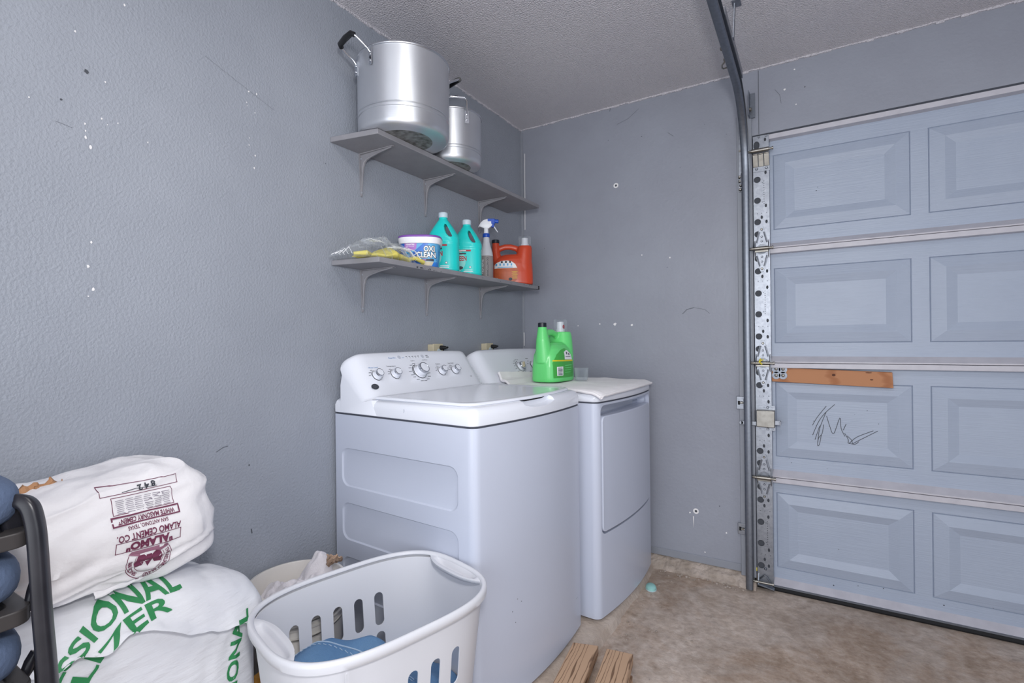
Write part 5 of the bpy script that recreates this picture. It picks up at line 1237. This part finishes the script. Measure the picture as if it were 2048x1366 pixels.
# ------------------------------------------------------------------ stacked chairs at the left edge
def chair(label, z, first):
    t = thing('stacking_chair', label, 'chair', (0.393, -2.598, z))
    # seat pad: plump, rounded front corner toward the camera
    bm = NB(); rings = []
    for s, e in ((-1.0, .86), (-.92, .95), (-.6, 1.0), (0, 1.012), (.5, .995), (.85, .95), (1.0, .86)):
        rings.append([Vector((q.x, q.y, .086 + .034 * s + .004 * (1 - s * s) + .004 * nz(q.x * 14, q.y * 14, s * 2))) for q in ell(0, 0, 0, .206 * e, .207 * e, 9, 96)])
    loft(bm, [[Vector((q.x * .5, q.y * .5, .05)) for q in rings[0]]] + rings + [[Vector((q.x * .5, q.y * .5, .122 + .004)) for q in rings[-1]]]); sp = obj('seat_pad', bm, M['vinyl'], t)
    md = sp.modifiers.new('sub', 'SUBSURF'); md.levels = 1; md.render_levels = 1
    # flat rail under the pad
    bm = NB(); o_ = rrect(-.20, .207, -.205, .209, .022, 6); i_ = rrect(-.178, .185, -.183, .187, .016, 6)
    R = [[Vector((x, y, zz)) for x, y in q] for q, zz in ((o_, .026), (o_, .047), (i_, .047), (i_, .026))]; loft(bm, R, close=True)
    obj('seat_rail', bm, M['rail'], t, bevel=.002)
    bm = NB(); box(bm, -.17, .175, -.175, .180, .0465, .0505); obj('seat_board', bm, M['dark'], t)
    return t
CH = [chair('blue grey padded chair on top of the stack beside the white sacks', .879, True), chair('blue grey padded chair second from the top of the stack', .774, False), chair('blue grey padded chair third from the top of the stack', .669, False)]
def leg(t, pts, r=.0125, rb=.0095):
    z = t.location.z; P = [Vector(p) - Vector((t.location.x, t.location.y, z)) for p in pts]; Q = []
    for i in range(len(P) - 1):
        p0, p1, p2, p3 = P[max(i-1, 0)], P[i], P[i+1], P[min(i+2, len(P)-1)]
        for k in range(5):
            s = k / 5; Q.append(0.5 * ((2*p1) + (p2-p0)*s + (2*p0-5*p1+4*p2-p3)*s*s + (3*p1-p0-3*p2+p3)*s**3))
    Q.append(P[-1]); bm = NB(); F = frames(Q, (1, 0, 0))
    loft(bm, [[p + a * x + b * y for x, y in rrect(-rb, rb, -r, r, .006, 4)] for p, tt, a, b in F]); return obj('leg', bm, M['frame'], t)
# the front leg that shows: rises beside the stack and bends in over the upper rail
leg(CH[0], [(.560, -2.400, .926), (.566, -2.404, .950), (.577, -2.399, .9635), (.588, -2.391, .957), (.594, -2.387, .935), (.598, -2.385, .90), (.603, -2.382, .80), (.609, -2.378, .70), (.625, -2.366, .35), (.638, -2.356, .012)])
for t, spots in ((CH[0], ((.135, -2.52), (.135, -2.66), (.57, -2.835))), (CH[1], ((.570, -2.376), (.160, -2.40), (.160, -2.79), (.50, -2.835))), (CH[2], ((.546, -2.369), (.155, -2.45), (.155, -2.72), (.42, -2.835)))):
    zt = t.location.z + .036
    for x, y in spots:
        xi = min(max(x, .205), .585); yi = min(max(y, -2.775), -2.395)
        near = x > .5 and y > -2.5
        leg(t, [(x + .003, -2.402, zt + .001), (x, -2.388, zt), (x, y, zt - .004), (x, y, .3), (x, y, .012)] if near else [(xi, yi, zt), (x * .5 + xi * .5, y * .5 + yi * .5, zt - .002), (x, y, zt - .012), (x, y, .3), (x, y, .012)], .007 if near else .009, .007 if near else .009)

# ------------------------------------------------------------------ nested buckets and rag
BX, BY = 0.157, -1.667
def bucket(label, z, r, last):
    t = thing('bucket', label, 'bucket', (BX, BY, z), 0, 'nested white buckets'); h = .375
    bm = NB(); lathe(bm, [(.001, 0), (r * .858, 0), (r * .862, .003), (r * .945, h - .035), (r * .99, h - .0335), (r * .99, h - .0275), (r * .946, h - .026), (r * .95, h - .0045), (r * 1.01, h - .0045), (r * 1.016, h), (r * .955, h + .0015), (r * .950 - .0012, h - .002), (r * .862 - .0012, .0036), (.001, .003)], 72); obj('bucket_body', bm, M['bucket'], t, auto=55)
    bm = NB(); tube(bm, [Vector(((r * 1.02) * cos(a), (r * 1.02) * sin(a), h - .012 - .016 * sin(a + 2.2))) for a in [-2.2 + pi * i / 30 for i in range(31)]], .0018, 8); obj('wire_bail', bm, M['steel'], t)
    return t
for k, (lab, z) in enumerate((('bottom white bucket of the nested stack beside the basket', .0006), ('middle white bucket of the nested stack beside the basket', .0435), ('top white bucket of the nested stack holding a rag', .0865))): bucket(lab, z, .138 - .0009 * k, k == 2)
rg = thing('rag', 'crumpled white terry rag stuffed in the top bucket', 'rag', (BX, BY, .318))
bm = NB()
def rfn(u, v):
    a = 2 * pi * u; q = v; r = .112 * q
    x, y = r * cos(a), r * sin(a)
    z = .105 + .03 * nz(x * 18, y * 18, 1) + .022 * nz(x * 40, y * 40, 6) + .085 * math.exp(-((x - .02) / .05) ** 2 - ((y - .075) / .045) ** 2) + .045 * math.exp(-((x - .04) / .05) ** 2 - ((y - .02) / .07) ** 2) + .02 * math.exp(-((y + .06) / .05) ** 2) - .05 * q ** 6
    return Vector((x + .008 * nz(y * 25, z * 10, 2), y + .008 * nz(x * 25, 2, 8), z))
V = grid(bm, rfn, 90, 40, wrap_u=True); bot = [bm.verts.new((v.co.x * .9, v.co.y * .9, .0)) for v in V[-1]]
for i in range(len(bot)): bm.faces.new((V[-1][i], V[-1][(i+1) % len(bot)], bot[(i+1) % len(bot)], bot[i]))
bm.faces.new(bot[::-1]); obj('rag_cloth', bm, M['rag'], rg, auto=85)
bm = NB(); grid(bm, lambda i, j: Vector((.062 + .02 * j + .01 * nz(i * 4, j * 3, 1), .062 + .055 * i - .02 * j, .172 + .045 * j * (1 - .5 * i) + .012 * nz(i * 5, j * 4, 7))), 16, 12); o = obj('rag_fold', bm, M['tan_cloth'], rg, label='tan fold of cloth'); so = o.modifiers.new('thick', 'SOLIDIFY'); so.thickness = .004
bx = thing('cardboard_box', 'small tan cardboard box on the floor behind the basket', 'box', (.262, -1.832, 0.0), radians(12))
bm = NB(); box(bm, -.03, .03, -.022, .022, .0005, .30); obj('carton', bm, M['tan_box'], bx, bevel=.002)

# ------------------------------------------------------------------ laundry basket
ba = thing('laundry_basket', 'pale grey plastic laundry basket with oval slots in front of the washer', 'laundry basket', (.549, -1.722, 0.0), radians(75))
BH = .528
def bring(z, off=0.0, n=96):
    k = z / BH; a = .215 +   .056 * k + off; b = .152 + .053 * k + off; return ell(0, 0, z, a, b, 3.1, n)
TH = .0026
bm = NB()
zs = [0.002, .06, .12, .18, .24, .30, .36, .42, .47, BH - .01]
loft(bm, [[Vector((q.x * .3, q.y * .3, .002)) for q in bring(.002)]] + [bring(z) for z in zs] + [bring(z, -TH) for z in zs[::-1][:-1]] + [bring(.0055, -TH)] + [[Vector((q.x * .3, q.y * .3, .0055)) for q in bring(.0055, -TH)]])
bk = obj('basket_body', bm, M['basket'], ba, auto=40)
c = NB()
def slot(c, s, zc, hw, hh, side):
    """side: 'L' long walls (both), 'E' end walls"""
    prof = []
    for i in range(9): t = pi * i / 8; prof.append((hw * cos(t), hh - hw + hw * sin(t)))
    for i in range(9): t = pi + pi * i / 8; prof.append((hw * cos(t), -hh + hw + hw * sin(t)))
    if side == 'L': loft(c, [[Vector((s + a, y, zc + b)) for a, b in prof] for y in (-.30, .30)])
    else: loft(c, [[Vector((x, s + a, zc + b)) for a, b in prof] for x in (-.40, .40)])
for zc in (.388, .277, .166):
    for s in (-.136, -.074, -.012, .050, .112): slot(c, s, zc, .0135, .047, 'L')
cut(bk, c, 40)
bm = NB(); prof = [(-.003, .0), (.0, .0045), (.005, .006), (.009, .003), (.0105, -.004), (.0095, -.017), (.0075, -.018), (.0075, -.006), (.005, -.002), (-.003, -.003)]
loft(bm, [[bring(BH, o)[i] + Vector((0, 0, z)) for i in range(96)] for o, z in prof], close=True); obj('rim', bm, M['basket'], ba, auto=60)
for s in (-1, 1):
    # wide scooped carrying handle filling each end of the rim
    bm = NB(); n = 44; outer, inner = [], []
    oe = [q for q in bring(BH, .002, 400)]
    hwid = .125
    E = sorted([q for q in oe if q.x * s > 0 and abs(q.y) <= hwid], key=lambda q: q.y)
    E = [E[int(i * (len(E) - 1) / n)] for i in range(n + 1)]
    x0 = E[0].x; x1 = E[-1].x
    rows = []
    for kx in range(15):
        row = []
        for i, q in enumerate(E):
            t = i / n; chord = x0 + (x1 - x0) * t - s * .030 * sin(pi * t); f_ = kx / 14
            x = q.x + (chord - q.x) * f_; z = BH - .0015 - .002 * f_
            dip = math.exp(-((t - .5) / .27) ** 6 - ((f_ - .42) / .27) ** 6); z -= .017 * dip
            row.append(bm.verts.new((x, q.y, z)))
        rows.append(row)
    lip = [bm.verts.new((v.co.x + s * .001, v.co.y, BH - .013)) for v in rows[-1]]; rows.append(lip)
    for a, b in zip(rows[:-1], rows[1:]):
        for i in range(n): bm.faces.new((a[i], a[i+1], b[i+1], b[i]))
    hdl = obj('handle', bm, M['basket'], ba, auto=60); so = hdl.modifiers.new('thick', 'SOLIDIFY'); so.thickness = .0025
bm = NB(); yy = lambda z: -(bring(z, .0006, 4)[1].y)
tube(bm, [(-.175, yy(BH - .02), BH - .02), (-.170, yy(.30), .30), (-.163, yy(.02), .02)], .0022, 6)
obj('wall_rib', bm, M['basket'], ba)
# jeans heaped in the basket
je = thing('jeans', 'blue denim jeans heaped in the laundry basket', 'jeans', (.549, -1.722, 0.0062), radians(75))
def heap(x, y):
    z = .304 + .128 * math.exp(-((x + .15) / .13) ** 2 - ((y - .035) / .10) ** 2) + .075 * math.exp(-((x - .0) / .08) ** 2 - ((y - .0) / .09) ** 2) - .06 * max(0, x / .2)
    z += .012 * nz(x * 16, y * 16, 3) + .010 * (1 - abs(nz(x * 9 + y * 5, y * 9 - x * 3, 6))) ** 3
    return z
bm = NB()
def jfn(u, v):
    k = v; e = ell(0, 0, 0, 1, 1, 3.1, 96)[int(round(u * 96)) % 96]; zz = .33; a = (.215 + .056 * zz / BH - .018); b = (.152 + .053 * zz / BH - .018)
    x, y = e.x * a * k, e.y * b * k; return Vector((x, y, heap(x, y) - .012 * k ** 8))
V = grid(bm, jfn, 96, 44, wrap_u=True); last = V[-1]
for zz in (.20, .10, .0008):
    q = bring(zz + .0055, -.018); cur = [bm.verts.new(p) for p in q]
    for i in range(96): bm.faces.new((last[i], last[(i+1) % 96], cur[(i+1) % 96], cur[i]))
    last = cur
bm.faces.new(last[::-1]); jb = obj('denim', bm, M['denim'], je, auto=85)
bm = NB(); tube(bm, [Vector((x, .095 - (x + .19) * .75 + .01 * sin(x * 30), 0)) + Vector((0, 0, heap(x, .095 - (x + .19) * .75 + .01 * sin(x * 30)) + .0008)) for x in [-.19 + .25 * i / 40 for i in range(41)]], .0018, 6); obj('seam_stitching', bm, M['stitch'], je, label='pale seam stitching')
bm = NB()
for i in range(26):
    x = -.185 + .24 * i / 26; y = .083 - (x + .19) * .75 + .01 * sin(x * 30); z = heap(x, y) + .0008
    tube(bm, [(x, y, z), (x + .004, y - .008, heap(x + .004, y - .008) + .0008)], .0011, 5)
for i in range(14):
    x = .01 + .08 * i / 14; y = -.06 + .05 * sin(i * .3); z = heap(x, y) + .0008
    tube(bm, [(x, y, z), (x + .005, y + .002, heap(x + .005, y + .002) + .0008)], .0011, 5)
obj('cross_stitching', bm, M['stitch'], je)

# ------------------------------------------------------------------ lumber offcuts and the bottle cap on the floor
def plank(label, pts, z0, z1):
    c = Vector(((pts[0][0] + pts[2][0]) / 2, (pts[0][1] + pts[2][1]) / 2, z0)); d = Vector((pts[3][0] - pts[0][0], pts[3][1] - pts[0][1])); a = math.atan2(-d.y, -d.x) - pi / 2
    R = Matrix.Rotation(-a, 3, 'Z'); q = [R @ (Vector((x, y, 0)) - Vector((c.x, c.y, 0))) for x, y in pts]
    bm = NB(); hexa(bm, [Vector((p.x, p.y, 0)) for p in q] + [Vector((p.x, p.y, z1 - z0)) for p in q]); o = obj('lumber_offcut', bm, M['lumber'], None, bevel=.003); o.location = c; o.rotation_euler = (0, 0, a)
    return tag(o, label, 'lumber')
plank('weathered lumber offcut lying on the slab beside the washer', [(.742, -.945), (.831, -.918), (.910, -1.44), (.820, -1.46)], .0345, .072)
plank('weathered lumber offcut lying on top of another board', [(.864, -.925), (.957, -.910), (1.032, -1.36), (.938, -1.38)], .0386, .0765)
plank('rough board lying underneath another lumber offcut on the floor', [(.868, -.985), (.972, -.965), (1.045, -1.36), (.93, -1.39)], .0004, .038)
cp = thing('bottle_cap', 'pale teal plastic cap lying on the floor by the dryer', 'bottle cap', (.834, -.262, .0005), .4)
CPB = [(.021, 0), (.0245, .003), (.024, .012), (.019, .018), (.008, .021), (.001, .0212)]
bm = NB(); lathe(bm, CPB, 28, M=Matrix.Diagonal((1.0, 1.35, 1, 1))); cpb = obj('cap_shell', bm, M['cap_teal'], cp)
bm = NB(); box(bm, .010, .019, .026, .034, 0.0, .011); obj('dark_tab', bm, M['dark'], cp, bevel=.002)
bm = NB(); lathe(bm, [(.0255, 0), (.026, .0015), (.0245, .003)], 28, cap0=False, cap1=False, M=Matrix.Diagonal((1.0, 1.35, 1, 1))); obj('cap_rim', bm, M['cap_white'], cp)

# ------------------------------------------------------------------ every screw, bolt, finger and crease a piece of its own
FINE = ('screw', 'bracket_bolt', 'web_bolt', 'glove_finger', 'hinge_bolt', 'rivet', 'bolt_head', 'lock_bolt', 'lock_flange', 'door_gasket_hole', 'wall_rib', 'lock_bar', 'carrier_flange', 'corner_bead', 'bag_crease', 'yellow_tie')
def rootof(o):
    while o.parent: o = o.parent
    return o
for o in [o for o in sc.objects if o.type == 'MESH' and o.parent and not o.children]:
    if o.name.split('.')[0] in FINE: split_loose(o, 0.0008)
    elif rootof(o).get('kind') != 'structure' and len(o.data.polygons) < 20000 and o.name.split('.')[0] not in ('sack_body', 'sack_lettering', 'small_print', 'cross_stitching'): split_loose(o)
